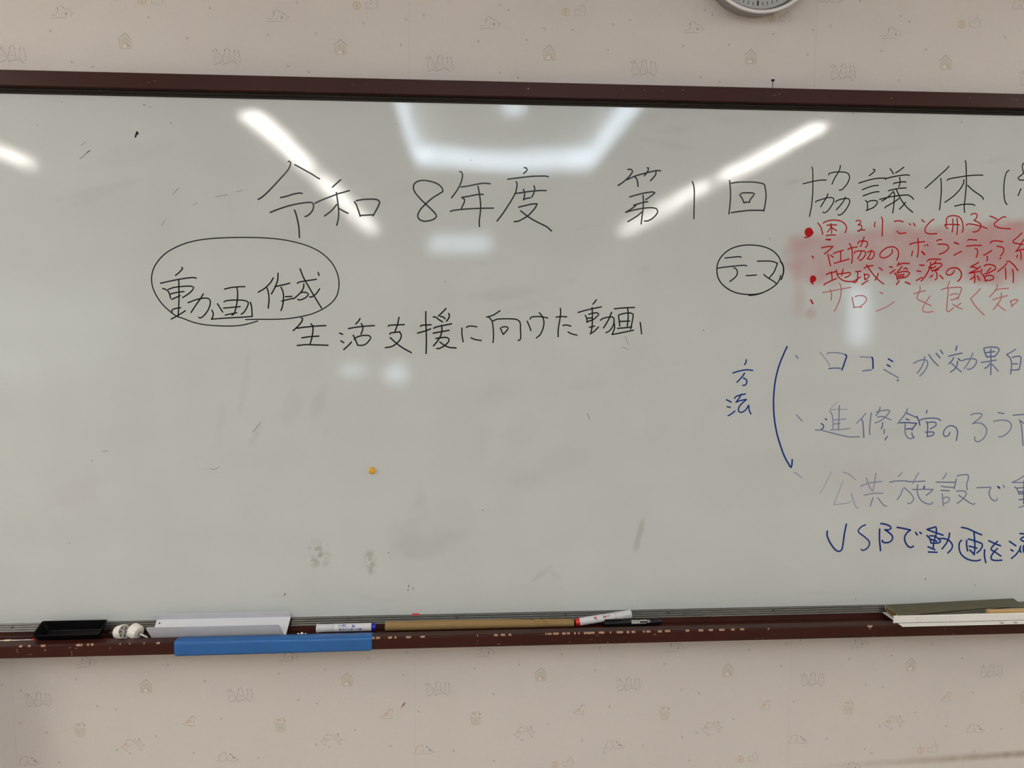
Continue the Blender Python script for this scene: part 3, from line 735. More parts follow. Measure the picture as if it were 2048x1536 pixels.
 ('handwritten_line', 'third line of blue handwriting, the palest one', 'b', """
2.2 0.5 898.5 1132.8 902 1133.2 919.2 1120.8
2.2 0.8 990.3 1134.8 981.5 1115 973.9 1096.9 965.3 1082.9
2.3 0.6 1019.6 1133.7 1034.6 1127.7 1050.3 1115.1
2.3 0.75 1020.2 1112.1 1011.3 1086.5 1000.1 1054.3 1000.1 1054.3 1021.1 1056.5 1037.8 1058.8 1040.7 1062.1
3 0.75 1041.8 1081.2 1047.7 1064.5 1053.4 1051.1 1058.7 1046 1061.2 1046.8
3 0.55 1063.8 1098.9 1077.8 1104.1 1096.2 1108 1115.6 1109.5
3 0.6 1076.8 1118.7 1084.9 1099 1094 1085.6
3 0.6 1100.7 1129.6 1098 1107.2 1095.2 1087.3
3 0.55 1073.3 1076.4 1095.9 1080.6 1120.4 1081.5
3 0.45 1096.1 1070.6 1090.3 1050.3
3 0.45 1108 1069.6 1117.3 1058.6 1125.4 1050.2 1130.5 1049.8
3 0.55 1165.3 1131.4 1160.5 1125.6 1155.6 1121.5
3.2 0.4 1135.5 1107.6 1150.3 1110.3 1170.6 1110.6 1191.2 1108.2 1223.3 1109.5
3 0.45 1169.1 1091.4 1164 1076.4 1156.1 1064.8
3 0.45 1171.5 1094.4 1185.7 1082.9 1196.7 1069.4 1195.5 1061 1190.6 1056 1183 1055.3
3 0.55 1206.1 1129.7 1199.1 1117.8 1193.1 1103.7
3 0.4 1192.7 1089.2 1223.3 1089.5 1244.2 1088.9 1244.2 1088.9 1237.5 1081.5 1227.6 1074.1
3.7 0.05 1222.1 1096.7 1221.5 1091.7
3 0.4 1205.6 1101 1204.7 1087.7 1208 1074.3 1216.3 1062.5 1228.7 1054.8 1240.8 1052.9 1246 1057.1
3 0.5 1275.7 1128.7 1271.1 1119.5 1266 1114.1
3 0.35 1251 1106.9 1275.3 1106.1 1296.8 1105.9
3 0.35 1264.8 1096.7 1277.7 1094.4 1297.5 1093
3 0.35 1300.9 1113.4 1299.5 1103.4 1297.2 1090.3
3 0.3 1264.2 1086.2 1285.2 1085.1
3 0.45 1268.1 1077.8 1270.2 1063.5 1272.8 1048.3
3 0.45 1271.7 1066.8 1279.2 1070.1 1287.1 1066.6 1285.8 1059.9 1278.4 1055 1271.6 1053.4
3 0.4 1302.2 1120.4 1306.9 1122.5 1320.5 1124.1 1330.5 1123.1 1330.7 1111.4 1328 1099.7 1330.5 1087.1
3 0.4 1303.3 1083.6 1317.8 1084.7 1327.4 1081.3 1327.1 1072.9 1319.1 1062.9 1306.8 1053.8
3 0.4 1309.9 1073.9 1324.2 1064.5 1338.5 1055.1 1349.2 1050.7 1351.6 1053.7
3 0.35 1354.3 1091.9 1372.4 1092.2 1389.6 1092.3 1386.6 1085.6 1386.4 1075.5 1391.4 1065.4 1400.5 1058.5 1406.4 1060.1 1407 1065.2
4 0 1406.8 1094.2 1411.9 1090.1
3 0.4 1419.5 1097.9 1424.3 1091.1
3 0.4 1475.8 1122.5 1455.9 1110.1 1442.1 1103.9 1442.1 1103.9 1480.6 1103.4
3 0.3 1449.3 1092.5 1455.6 1088.2 1461.8 1074.7
3 0.3 1455.5 1089.9 1481.5 1091.3
3.1 0.2 1461.4 1080.6 1482.2 1080.3
3.1 0.2 1463.5 1075.5 1482.5 1076.1
3 0.1 1472.5 1108.2 1475.6 1050.8
3.1 0.2 1462.7 1061.1 1483.5 1062.6
3.1 0.4 1464 1042.2 1470.9 1043.3 1484.3 1050.7"""),
 ('handwritten_line', 'bottom line of handwriting in strong dark blue', 'b', """
4.3 0 987 990.2 986.5 981.8 991.3 968.3 1002.2 951.3 1012.8 941 1019.6 940.1 1025.3 945.9 1027.8 966 1030.1 987.8 1033.2 1006.6
3.7 0 1080.7 1004.2 1071.1 999.8 1063 990.7 1065 985.6 1079.1 975.3 1089.7 965.9 1093.2 958.3 1090.5 949.9 1083.2 943.2 1075.6 941.3 1072.9 943.7
4.4 0 1116.4 993.3 1117.1 969.7 1121.3 940.1
4.4 0 1118.6 1006.7 1130.3 1004.8 1142.5 999.6 1145.3 994.5 1139.5 991.2 1129.3 991.4 1129.3 991.4 1139.9 984.5 1148.8 975.9 1149.3 967.5 1142.8 960.8 1132.6 959.3 1124.8 962 1124.7 965.3
4.4 0 1159.7 996.8 1175.2 994.1 1193.4 989.6 1193.4 989.6 1184.4 982.1 1179.8 972.1 1182.2 960.2 1189.6 949.9 1197.5 946.4 1203 949.7
4.4 0 1206.6 983.8 1211.2 977.5
4.4 0 1217.2 983.7 1221.3 980.7
4.3 0 1256.9 996.7 1247.6 994.4 1234.9 990.7 1234.9 990.7 1248.1 985.5 1276.2 975.7
4.3 0 1258.3 992.9 1258.8 979.4 1254.6 962.5 1252.7 942.2
4.3 0 1235.8 975.5 1243.1 967.8 1247.2 956.7
4.3 0 1242.7 974.6 1255.7 973.5 1268.3 964 1271.1 959.7 1263.6 956.4 1248.1 956.7
4.3 0 1245.8 966 1261.6 960.7
4.3 0 1240 947.5 1257.6 940.1
4.3 0 1241.6 934.7 1263.2 933.5
4.3 0 1266.4 967.4 1280.2 967.2 1292.5 961.9 1300.9 951.6 1299.8 941.4 1290.9 931.3
4.3 0 1292.3 980.6 1290.5 967 1284.4 953.6 1275.6 941.8
4.3 0 1321.6 994.5 1337.4 990.9 1357 982.1 1373.9 975.1
4.3 0 1353.4 983.9 1356.3 966 1358.5 943.8 1357.9 925.9
4.3 0 1336.6 962.1 1337.4 949.3 1340.8 935.6
4.3 0 1340.7 965.4 1358.4 960 1376.2 952.9 1377.4 946.9 1372 936.8 1364.6 930.4
4.3 0 1343.6 947.5 1363.8 942
4.3 0 1345.9 938.1 1358.8 925.9
4.3 0 1323.6 962.3 1318.8 956.4 1318.7 942.8 1323.9 929.1 1335 918.7 1349.2 912.4 1365 910.4 1374.4 912.8
4.3 0 1383.8 937.5 1384.2 922.9 1388.8 905.7
4.3 0 1392.7 960.3 1405.6 954.2 1423.5 947
4.3 0 1414.9 958.3 1401.1 943.1 1399.7 938 1408.8 932.8 1426.1 921.4
4.3 0 1416.1 940.3 1407.2 931.1 1401 919.2 1403.1 913.2 1413.7 910.4 1429.4 911
4.3 0 1445.5 957.8 1462.8 946.4
4.4 0 1450.4 936.9 1456.7 933.3
4.4 0 1453.6 914.9 1463.5 923.3 1474.7 938.5
4.3 0 1471.2 977 1481.7 976 1493.2 974.1
4.4 0 1493.3 973.3 1476.3 965.8 1473.1 962.5 1482.2 957.2 1494.5 955.3
4.4 0 1475.1 945.3 1473.1 936.8 1477.1 929.9
4.4 0 1482.9 946.9 1481.9 936.7 1486 928
4.4 0 1493.4 946.8 1492.7 931.4 1497.4 927.8"""),
 ('ink_speck', 'stray black specks and scratches', 'k', """
3.6 0 -581.2 1891.5 -583.6 1885.1 -584.8 1880.9
5.2 0 -580.2 1889.4 -581.4 1887.3
1.5 0.4 -702.5 1832.7 -694.9 1839.1 -687.3 1845.6
1.9 0.2 -687.3 1846.6 -680.8 1850.9
1.2 0.6 -699 1861 -688.3 1869.6
1.6 0 -787.2 1902.1 -786.7 1901.6
2.1 0 -509.3 1911.7 -508.8 1911.2
1.3 0 -734.3 1951.8 -733.8 1951.3
2.1 0.5 -565.3 1949.2 -562.2 1948.2
1.7 0 -551.9 1944.3 -551.4 1943.8
1.3 0.5 -510.7 1760.6 -504.1 1768.1 -497.5 1774.6
1.2 0.6 -469.1 1738.7 -458.3 1743.1
1.2 0.5 -421.7 1756.5 -404.5 1759.9 -394.8 1761.1
1.2 0.6 -376.5 1767.8 -360.3 1772.3
1.2 0.6 -537.6 1692.9 -529.7 1705.8
1.4 0 -27.2 1920.1 -26.7 1920.1
1.3 0 77.2 1577 77.8 1576.5
1.5 0 935.9 1951.7 937.1 1951.2
1.9 0.4 1003.4 1962.5 1004.6 1962
1.8 0 1262.9 1948.8 1263.5 1948.2
1.6 0 820 1679.9 820.6 1679.3
1.8 0 671.5 1468.8 672.1 1468.2
1.3 0.5 488.3 1454.6 496.8 1435.1
1.3 0.55 481.8 1430.5 497 1424.7
1.3 0.4 402.7 1278 409.9 1261.6
2 0.3 -294.1 863.6 -291.8 862.4 -294.2 858.9 -295.3 857.7
2.1 0.4 -9.3 877 -10.5 872.2
1.8 0.5 -11.7 867.4 -11.8 862.6
1.8 0.3 -1.3 869.6 1 867.2
1.8 0 -55.7 955.2 -55.1 954.6
1.6 0 161.4 1052.5 162 1051.4
1.3 0.5 -766.7 989.7 -763.5 989.1
1.3 0.5 -684.5 1196.6 -672.6 1197.6
1.3 0.6 -710.3 1175.3 -704.8 1176.4
1.5 0.5 -354.8 1238.4 -345.6 1249.7 -338.8 1258.7
1.4 0.6 -450.8 1157.1 -443.2 1153.6 -432.1 1159.2
1.4 0.4 530.2 828.3 530.8 827.1
2.3 0 1237.6 868.5 1238.3 866.6
2 0.2 1365 850.3 1365.7 849.7
2 0.3 1064.7 820.7 1065.4 820.1
1.4 0.4 -882.4 1347.9 -881.3 1347.9
1.4 0 134.8 1844.6 135.3 1843.5"""),
]
MOTIFS = {
 'lying': [
  ('s', 'g', 1.1, "-0.6 2.8 0.3 -0 4.6 0.7 8.9 1.9 15.4 2.2 24 2.3 30.5 2"),
  ('s', 'g', 1.5, "0.3 7.8 2.4 6.5 7.2 7.2"),
  ('s', 'g', 1.0, "8.9 9.3 11.5 14 13.2 16.9"),
  ('f', 'g', 0.0, "13.6 24.8 11.1 22.7 10.4 19.3 12.6 16.5 14.5 20.3"),
  ('s', 'g', 1.0, "14.5 24.4 16.7 26.1 18.8 26.6 21.8 26.3"),
  ('f', 'g', 0.0, "21.4 25.9 23.6 25.1 26.2 21.8 24.9 20.6 23.1 21.8"),
  ('s', 'g', 1.0, "27 21 33.1 20 38.3 16.8 41.3 11.5"),
  ('f', 'g', 0.0, "27.9 13.6 31.8 14.5 32.2 7.5 27 7.7"),
  ('s', 'g', 1.1, "39.1 11.4 40.9 8.1 39.6 4.4"),
  ('s', 'g', 1.3, "43 11.5 45.6 13.7"),
  ('d', 'g', 1.7, "18 10.6 14.1 9.1 19.7 5.9 29.6 17.8 21.4 13"),
 ],
 'house': [
  ('f', 'h', 0.0, "-12 -16.4 -0.1 -3.5 11.4 -17.1 11.5 -31.9 -12 -32.1"),
  ('s', 'g', 1.7, "-14.8 -13.6 -0 0.1 -0 0.1 12.9 -13.8"),
  ('s', 'o', 1.4, "-12.5 -15.8 -12.1 -26.1 -11.7 -32.1 -6.6 -32.9 -0.8 -31.5 4.9 -32.6 11.8 -32.2 11.8 -26.7 12 -16.5"),
  ('s', 'o', 1.4, "-6.3 -16 -5.4 -14.8"),
  ('s', 'o', 1.4, "-2.8 -13.7 -1.7 -13.1"),
  ('s', 'o', 1.4, "0.9 -13.5 1.5 -12.3"),
  ('s', 'o', 1.4, "4.3 -13.9 5.8 -13.3"),
  ('s', 'o', 1.4, "6.8 -17 8.6 -16.4"),
  ('s', 'o', 1.3, "-6.4 -22 -3.5 -19.7 -0 -18.3 3.4 -19.6 5.6 -22.3"),
  ('f', 'w', 0.0, "-6.5 -30.4 -6.4 -26.2 -3.5 -23 -0.1 -22.8 2.7 -25.9 3.2 -30.7"),
  ('s', 'n', 1.3, "-6.5 -29.8 -7 -26.2 -4.7 -23.3 -0.7 -22.2 2.7 -23.5"),
  ('f', 'n', 0.0, "0.5 -22.2 5 -22.3 9 -26.7 8.4 -30.3 2.9 -28.9"),
 ],
 'trio': [
  ('s', 'g', 1.0, "-0.7 31.8 2.7 32.4 6 29.4 4.5 25.9 1.1 24.5 -2.2 26.8 -2.7 29.7 -0.7 31.8"),
  ('s', 'g', 1.4, "-4.8 29 -5.2 27.6 -4.2 26.1"),
  ('f', 'g', 0.0, "2.7 31.3 6.8 29 4.5 25.7 2.6 27.4"),
  ('s', 'g', 1.0, "0.3 21 -1.5 15.3 -1.7 8.8 -0.2 3"),
  ('s', 'g', 1.0, "7.9 26.5 11.1 20.6 13.6 14.8 14.1 9.8 12 7"),
  ('s', 'g', 1.5, "14.7 5.4 8.5 2.7 3.1 0.7 -1 -0.6"),
  ('d', 'g', 1.8, "3.9 16.5 8.3 16.4 6.5 13.2 1.4 11.6 8.8 11.4 6.4 21.5"),
  ('f', 'g', 0.0, "18.7 28.3 22.2 33.2 23.6 32.5 22.1 27.5"),
  ('f', 'g', 0.0, "30.3 33 32.9 27.9 30.8 27.2 29.3 32.3"),
  ('s', 'g', 1.0, "22.9 33.2 26.3 34.9 30.3 33"),
  ('s', 'g', 1.0, "30.8 26.5 31.9 18.6 33.1 12.8 34.3 5.6"),
  ('s', 'g', 1.3, "22 26.1 19.1 19 16.9 13.3 17.4 6.1 20 3.1"),
  ('s', 'g', 1.5, "34.9 6.3 26.8 3.6 21.3 1.6 16.6 0.3"),
  ('d', 'g', 1.9, "23.8 18.8 25.1 15.2 21 14.6 30.4 13.9 23.6 9.5 28.3 8.6 27.1 15.1"),
  ('f', 'g', 0.0, "40.4 26.2 41.7 31.2 44.2 33.3 42.6 26.2"),
  ('f', 'g', 0.0, "49.9 32.4 52.4 26.6 51 24.5 49.1 28.8"),
  ('s', 'g', 1.0, "42.3 26.2 41.4 18.3 39.8 11.1 38.3 5.4"),
  ('s', 'g', 1.0, "51 25.2 53.5 17.9 54.7 11.4 53.8 5.7 51.1 3.6"),
  ('s', 'g', 1.5, "38.3 6.2 44.3 3.8 48.9 -1.4"),
  ('d', 'g', 1.9, "46.2 21 51.5 18 45.3 14.6 51.3 13 46.5 9.5 49.9 10.1 43.1 7.1"),
 ],
 'basket': [
  ('f', 'h', 0.0, "-10.9 19.5 -9.4 1 -1.5 -0.7 6.9 -0.6 10 0.9 10.2 17.7 5.4 19.8 0.2 18 -5.1 18.2"),
  ('f', 't', 0.0, "-11.6 28.2 -7.5 31.8 -0.6 31.1 -1 24.6 -7.3 23.7"),
  ('s', 'g', 1.1, "-15.2 23.9 -14.6 20.7 -11.4 20.6"),
  ('s', 'g', 1.1, "-0.5 23.5 -0.1 31 4.6 33.1 7.8 30.8 8.4 25.4"),
  ('f', 'g', 0.0, "8.3 30.8 11.5 27.4 12.2 22 9 23.2"),
  ('s', 'o', 1.2, "-10.9 19.5 -10.1 8.6 -9.4 1 -1.5 -0.9 6.9 -0.6 10 0.9 10.4 9.1 9.9 17.7"),
  ('s', 'o', 1.2, "-10.9 19.5 -5.1 18.2 0.2 18 5.4 20 10.7 16.6 12.9 15.5"),
  ('s', 'o', 1.9, "-5.4 9.6 -1.7 10.5 3.5 9.8"),
 ],
 'run': [
  ('f', 't', 0.0, "7.1 0.8 11.8 7.5 17 8.4 18.5 5.3 15.6 1.5 10 -0.3"),
  ('f', 'n', 0.0, "13.2 12.9 16.5 17.3 21.3 16.6 20.3 14.7 15.6 12.4"),
  ('s', 'g', 1.4, "0 0.2 3.8 -1.6"),
  ('s', 'g', 1.0, "3.8 -1.6 6.2 -4.2 9.1 -9.2 11.9 -11.8 13.8 -11.4 14.3 -6.4"),
  ('s', 'g', 1.0, "14.7 -3.5 20.4 1.8 28.9 5"),
  ('s', 'g', 1.0, "21.3 16.6 26 15 28.9 12.9"),
  ('s', 'g', 1.0, "6.2 -0.2 9 4.7 12.8 9.5"),
  ('s', 'g', 1.1, "27.9 13 33.6 6.8 38.4 1.7 42.2 -2.4 42.8 -9.4 48 -10.6"),
  ('s', 'g', 1.1, "39.3 6.6 37.4 11.6 33.6 13.8 32.6 18.7"),
  ('s', 'g', 1.1, "43.1 11.5 46.9 8.4 49.8 3.3 47 -2.6 48 -9.6"),
  ('f', 'g', 0.0, "41.2 19.5 45.9 17.3 44.1 11.4 41.7 13.5"),
  ('s', 'g', 1.5, "50.8 1.3 55.5 2.6"),
  ('d', 'g', 1.6, "41.2 5.6 43.6 3.5 46 0.4 41.2 9"),
 ],
 'ball': [
  ('s', 'b', 2.2, "-0.1 8 3.8 6.9 6.9 3.7 7.7 -0.3 6.7 -4.2 3.9 -7.2 0.1 -8 -3.8 -6.9 -6.7 -3.8 -7.7 0.3 -6.9 4.2 -3.9 7.2 -0.1 8"),
  ('f', 'b', 0.0, "-0.1 7.7 2.4 0.1 0.1 -7.7 -2.4 0.3"),
  ('s', 'g', 1.3, "17.2 4.1 23.9 6.9"),
  ('s', 'g', 1.1, "20.1 2 19.2 -2 21.2 -7.1 24 -5.2 26.9 -3.3 30.8 -7.4 35.6 -6.6"),
  ('s', 'g', 1.1, "28.7 4.7 32.5 13.6 36.3 15.5 42.1 12.2 44.1 5.1 43.2 -2.9 39.4 -5.7"),
  ('s', 'g', 1.1, "35.7 21.5 36.8 15.5"),
  ('d', 'g', 2.8, "29.7 3.2"),
  ('d', 'g', 1.8, "34.4 8.5 37.8 9.4 39.3 4.3 34.5 -1.5"),
 ],
 'sit': [
  ('f', 't', 0.0, "4 5.4 7.6 11.7 13.8 15.4 17.5 12.7 15.1 8.9 10.2 5.2"),
  ('f', 'n', 0.0, "12.5 18 14.9 21.8 19.9 23.6 23.6 22.8 17.5 17.8"),
  ('s', 'g', 1.0, "-2.9 4.3 1.5 0.9 10.2 -1 20.2 -1.3 24.5 0.2"),
  ('s', 'g', 1.0, "23.6 22.8 26.2 17.6 23.7 14.4"),
  ('s', 'g', 1.0, "22.5 12.5 21.3 6.1 22.6 0.9"),
  ('s', 'g', 1.0, "-1 4.2 3.9 6.7 7.6 12.4 13.8 16.7"),
 ],
 'cuddle': [
  ('f', 't', 0.0, "6.8 17 10.5 21.4 12.4 19.4 8.2 11.7 5.1 5.3 3.8 9.3"),
  ('f', 'n', 0.0, "18.7 20.5 23.1 21 21.9 13.9 20 15.2"),
  ('f', 'g', 0.0, "29.4 18.8 34.4 16 32 12.2 28.8 14.9"),
  ('f', 'g', 0.0, "33.9 9.5 38.3 10.7 44 5.3 38.4 3.9"),
  ('s', 'g', 1.1, "-0.4 0.3 3.3 0.8 5.9 -1.9 12.1 -0.1 15.9 -2.2 19.6 -0.4 20.1 8.7"),
  ('s', 'g', 1.1, "13 19.4 18 21.2"),
  ('s', 'g', 1.1, "23.2 11.2 25.3 -0.6 29.7 -0.8 39.8 -1.8 47.2 1.2 51.6 3"),
  ('s', 'g', 1.1, "34.4 14.7 42.1 7.9 47.2 2.5"),
  ('s', 'g', 1.1, "5.6 11.8 3.3 1.5"),
 ],
}
SPOTS = {
 'lying': "-756 2128.7 -303.6 2133.6 157.4 2132 616 2134.7 1078.1 2135 -774 687.3 -314 688.7 147 688.8 607 688.6 1068.6 686.8 1066.2 365.6",
 'house': "-606.1 2103 -148.2 2101.9 310.6 2101.9 770.3 2104.8 1230.6 2103.5 -620.8 655.6 -158.2 658.5 302.1 658.2 762.5 656.6 1226.9 657.6",
 'trio': "-867.7 2036.4 -419 2042.5 41.9 2039.5 499.3 2040.9 961.9 2042.9 1416.9 2039.6 -888.9 596.7 -432.3 594.2 30 596.3 490.8 594.5 950.9 593.7 1411.4 601.7",
 'basket': "-774.1 522.4 -316.4 518.8 145.7 520.5 606.6 519.5 1071.3 518.2 1531.2 532.1",
 'run': "-685 493.6 -225.3 491.4 235.7 494.1 698.4 490.8 1162.2 491.1",
 'ball': "-567.8 2171.1 -111.9 2174 347.2 2173.5 815.2 2172.7 1263.1 2172 338.6 411.9 800.9 409.4 1263.7 416.6",
 'sit': "-537.3 540.3 -77.2 542.8 384.4 539.4 845.9 537.6 1309.8 544.1",
 'cuddle': "-917.6 457.1 -465.6 450 -3.3 452.2 458.7 448.7 920.3 447 1379.1 459.6 926.3 2212.8 1379.6 2210.7",
 'paw': "-760.4 2103 -719.1 2040 -677 2030.7 -555.6 2136.4 -476.4 2096.1 -425.8 2159.7 -240.7 2176.5 -305.4 2106.9 -200.3 2112.8 -263.1 2041.7 -218.1 2031.2 -98.5 2136.6 -6 2147.6 32.3 2157.1 -17.4 2093.4 153 2105.3 199.6 2040 200.4 2184.1 219.3 2174.1 259.5 2111.3 299.5 2136.9 362.2 2136.5 241 2030.2 454.3 2149.7 491.4 2160.4 442.8 2094.5 613.2 2107.6 656.4 2041 699.4 2031 718.8 2113.5 661.5 2186.8 679 2176.5 821 2139.1 912.6 2150.3 953.2 2160.2 902 2096.3 1075.9 2108.5 1118 2186.7 1138.8 2175.2 1181.5 2114.5 1119.7 2044 1020.9 2216.7 1369.4 2147.1 -942.3 651.2 -901.1 636.8 -777.5 660.9 -569.4 690.2 -486.7 647.8 -732.5 594.2 -691.2 584.4 -906.5 558.5 -848.7 533.5 -603.3 516.7 -451.9 554.8 -519.1 471.7 -693.3 485.3 -664.1 476.9 -824.4 459.2 -317.5 661.3 -209.6 668.1 -107.6 692.4 -15.9 704.8 -27 649.5 142.8 660.9 -272.7 594.8 -229.8 584.9 -141.9 516.1 -234.2 483 -203.8 475.6 8.9 557.5 -57.3 473.1 92 455.2 188.3 595.9 189.8 426.3 -370.4 454 353 691.4 445.1 704.1 249.4 668 433.7 649.1 604 659.6 647.7 593.7 691.5 583.4 470.6 555.7 319.4 516 257.6 477.4 404.2 472.4 554 453.1 460.1 438.4 813 690.8 688 482.1 718.3 474.6 653.2 471.7 779.9 513.9 671 411.5 906.6 702.4 941.5 711.7 1066.6 659.9 1175 666.1 1276.5 693.1 1357.9 653.5 896.1 646.6 1113.3 592.9 1157.4 585.1 931.3 554.4 1245 517.3 1153.5 483.6 1183.7 476 1326.8 477.9 1472.3 465.2 1018.4 454.1 1392.2 563.9 1117.7 424.4 1136.3 413.2 1404.7 407.7",
}
CHIPS = "-842.3 781.4 5.3 1.7 -841.6 775.8 2.1 4.2 -834.8 786.8 6.4 1.5 -817 789.2 5.3 1.3 -786 786.7 5.3 2.1 -784.4 778.8 2.7 5.3 -789.1 788.1 7.4 1.7 -732.1 782.5 9.5 1.3 -719.6 781 8.5 1.6 -728.8 770.6 1.3 18 -715.3 783.2 8.5 3.6 -708.1 781.9 3.2 5.3 -694.3 784.8 4.2 2.1 -685.9 786 5.3 2.1 -647.9 779.8 1.9 8.5 -627.1 786 2.5 1.5 -607.1 786.1 2.1 1.5 -576.4 787.4 2.1 2.1 -546.8 787.4 7.4 1.3 -816 769.5 8.5 1.1 -82.1 789.5 5.3 3.2 -72.2 789.8 8.5 2.3 -45.8 792 8.5 1.5 -33.7 791.2 4.2 1.5 -5 793.3 10.6 1.3 26 793.2 9.5 1.3 148.3 785 1.7 3.2 148.3 776.8 1.7 3.2 147.2 770.5 1.7 2.1 189.7 791.5 8.5 3.2 195.9 767.2 6.4 1.9 205.4 790.5 9.5 1.5 221.1 790.2 6.4 2.1 309 790.9 5.3 2.8 313.6 787.9 2.7 2.7 302.3 786.4 3.2 1.7 324.9 792.9 12.7 2.3 343 792.8 8.5 2.1 353.2 793.2 6.4 1.6 368 790.8 3.7 2.5 377.1 790.5 3.2 2.1 391.9 789.5 7.4 1.9 404.4 791.8 17 2.1 428.3 792.1 12.7 2.5 448.9 790.5 3.2 2.5 470.6 790.5 14.8 2.1 489 790.7 6.4 3.2 501.6 790.4 8.5 2.5 525.7 791 4.2 2.1 536.1 790.1 9.5 1.3 562.6 790.4 9.5 2.1 576.4 789.8 4.2 2.8 582.2 790.6 8.5 1.5 419.3 782.4 1.5 4.2 356.3 768.2 1.9 4.2 404.6 772.3 7.4 1.1 550.1 781 5.3 3.2 554.7 779.2 5.3 1.3 442.4 765.3 7.4 1.3 491.7 764.8 1.5 1.7 246 764.9 3.2 1.1 626.1 790.3 8.5 2.5 657.4 791.6 10.6 1.9 680.7 791.4 9.5 1.5 706.3 791.4 12.7 1.9 731.9 790.8 8.5 1.3 754.1 791.2 9.5 1.3 787.8 765.7 4.2 1.7 801.9 765.8 3.2 1.3 815.3 785.2 3.2 4.2 1056 785.5 11.7 3.2 1055.6 782.5 4.8 3.6 1065.5 763.6 5.3 1.5 1237.1 778.1 1.3 4.2 1258.5 765.5 2.1 3.6"
FRAME_CHIPS = "261.2 1994.5 5.4 2.2 469.9 1997.1 2.2 1.7 517.2 1997.6 2.2 1.7 558.1 1996.4 3.2 1.7 604 1999.5 3.2 1.7 811.7 1993.4 4.3 1.3 823.1 1995.2 5.4 1.7 833.2 2000.3 2.2 1.1 1082 1992.2 3.2 1.7 1266.1 1997.8 3.2 1.5 1369.5 1995.7 4.3 1.3 1377.9 1994.7 4.3 1.5 -118.5 1994.9 3.2 1.1 -89.8 1995.9 4.3 1.1 -68.6 1986.1 2.2 1.1 766.6 1994.5 1.7 1.1 -531.5 1992.6 4.3 1.1 -544 1989.8 3.2 1.1"
SCREWS_TOP = "-649.7 -405.4 -152.1 101 353.6 608.8 861 1115.7"
SCREWS_BOTTOM = "-897.1 -146.4 100.6 356.8 603.4 859.4 1124"
SMUDGES = """0.532 0.994 0.0099 0.0528 -14 0.30 g
-0.212 0.954 0.0286 0.0330 0 0.34 s
-0.232 0.966 0.0154 0.0132 0 0.20 s
-0.096 0.936 0.0154 0.0352 0 0.26 s
0.028 0.978 0.1045 0.0330 8 0.13 g
-0.006 1.019 0.0605 0.0308 20 0.08 g
-0.348 1.234 0.0110 0.0374 -25 0.12 g
-0.427 1.255 0.0132 0.0660 -10 0.05 g
-0.272 1.288 0.0198 0.0660 -20 0.07 g
-0.205 1.310 0.0143 0.0550 -20 0.08 g
-0.369 1.356 0.0088 0.0880 -10 0.06 g
0.341 1.168 0.0660 0.0330 10 0.05 g
0.201 1.332 0.0660 0.0275 15 0.06 g
0.088 1.463 0.0990 0.0220 0 0.06 g
0.201 1.548 0.1045 0.0154 5 0.09 g
0.258 1.523 0.0660 0.0110 12 0.07 g
0.397 1.343 0.0660 0.0165 10 0.07 g
-0.185 1.786 0.0990 0.0110 5 0.06 g
-0.598 1.843 0.1320 0.0220 15 0.05 g
-0.664 1.768 0.1045 0.0110 15 0.07 g
-0.707 1.741 0.0660 0.0088 20 0.06 g
0.001 1.777 0.0880 0.0132 5 0.05 g
0.525 1.939 0.0770 0.0154 10 0.06 g
0.616 1.924 0.0880 0.0110 8 0.06 g
0.583 1.885 0.1045 0.0077 -10 0.08 g
0.312 1.858 0.0880 0.0110 0 0.04 g
0.861 1.805 0.0330 0.0066 15 0.14 g
0.393 1.700 0.0440 0.0055 10 0.08 g
-0.748 1.099 0.0770 0.0385 0 0.04 p
0.018 1.078 0.0220 0.0286 -10 0.09 g
0.248 1.228 0.0440 0.0660 -10 0.05 g
0.156 1.217 0.0286 0.0660 -5 0.04 g
0.294 0.893 0.0418 0.0066 40 0.14 g
0.332 0.894 0.0198 0.0044 -40 0.12 g
-0.200 1.567 0.0330 0.0110 0 0.06 g
0.156 1.620 0.0440 0.0066 -5 0.08 g
0.366 1.582 0.0154 0.0055 0 0.10 g
0.526 1.608 0.0198 0.0088 0 0.08 g
0.442 1.481 0.0660 0.0220 5 0.05 g
0.271 1.122 0.0440 0.0275 0 0.06 g
0.508 1.036 0.0660 0.0660 0 0.03 g
-0.310 0.857 0.0286 0.0066 -5 0.10 g
-0.065 0.842 0.0550 0.0088 -8 0.06 g
0.988 0.837 0.0990 0.0088 0 0.07 g
1.087 1.114 0.1100 0.0550 0 0.05 p
1.230 0.989 0.1540 0.0660 0 0.06 p
1.142 1.234 0.0660 0.0088 3 0.06 g
1.323 1.982 0.0330 0.0066 10 0.06 g
1.349 1.865 0.0440 0.0066 10 0.07 g
1.060 1.882 0.0660 0.0088 8 0.05 g
1.111 1.816 0.1100 0.0110 10 0.05 g
0.894 1.542 0.0198 0.0440 0 0.18 p
0.925 1.511 0.0132 0.0143 0 0.24 p
0.708 1.942 0.0660 0.0132 0 0.05 p
0.063 1.030 0.1320 0.0550 0 0.05 g
-0.452 1.153 0.0330 0.0066 -8 0.05 g
-0.296 1.191 0.0660 0.0550 0 0.03 g
0.467 1.354 0.0880 0.0880 0 0.03 g"""
PINK = "0.855 1.654 0.868 1.679 0.939 1.698 1.010 1.703 1.129 1.708 1.250 1.713 1.346 1.723 1.492 1.739 1.503 1.590 1.380 1.582 1.257 1.593 1.136 1.585 1.062 1.604 1.003 1.596 0.932 1.580 0.884 1.592 0.861 1.620"

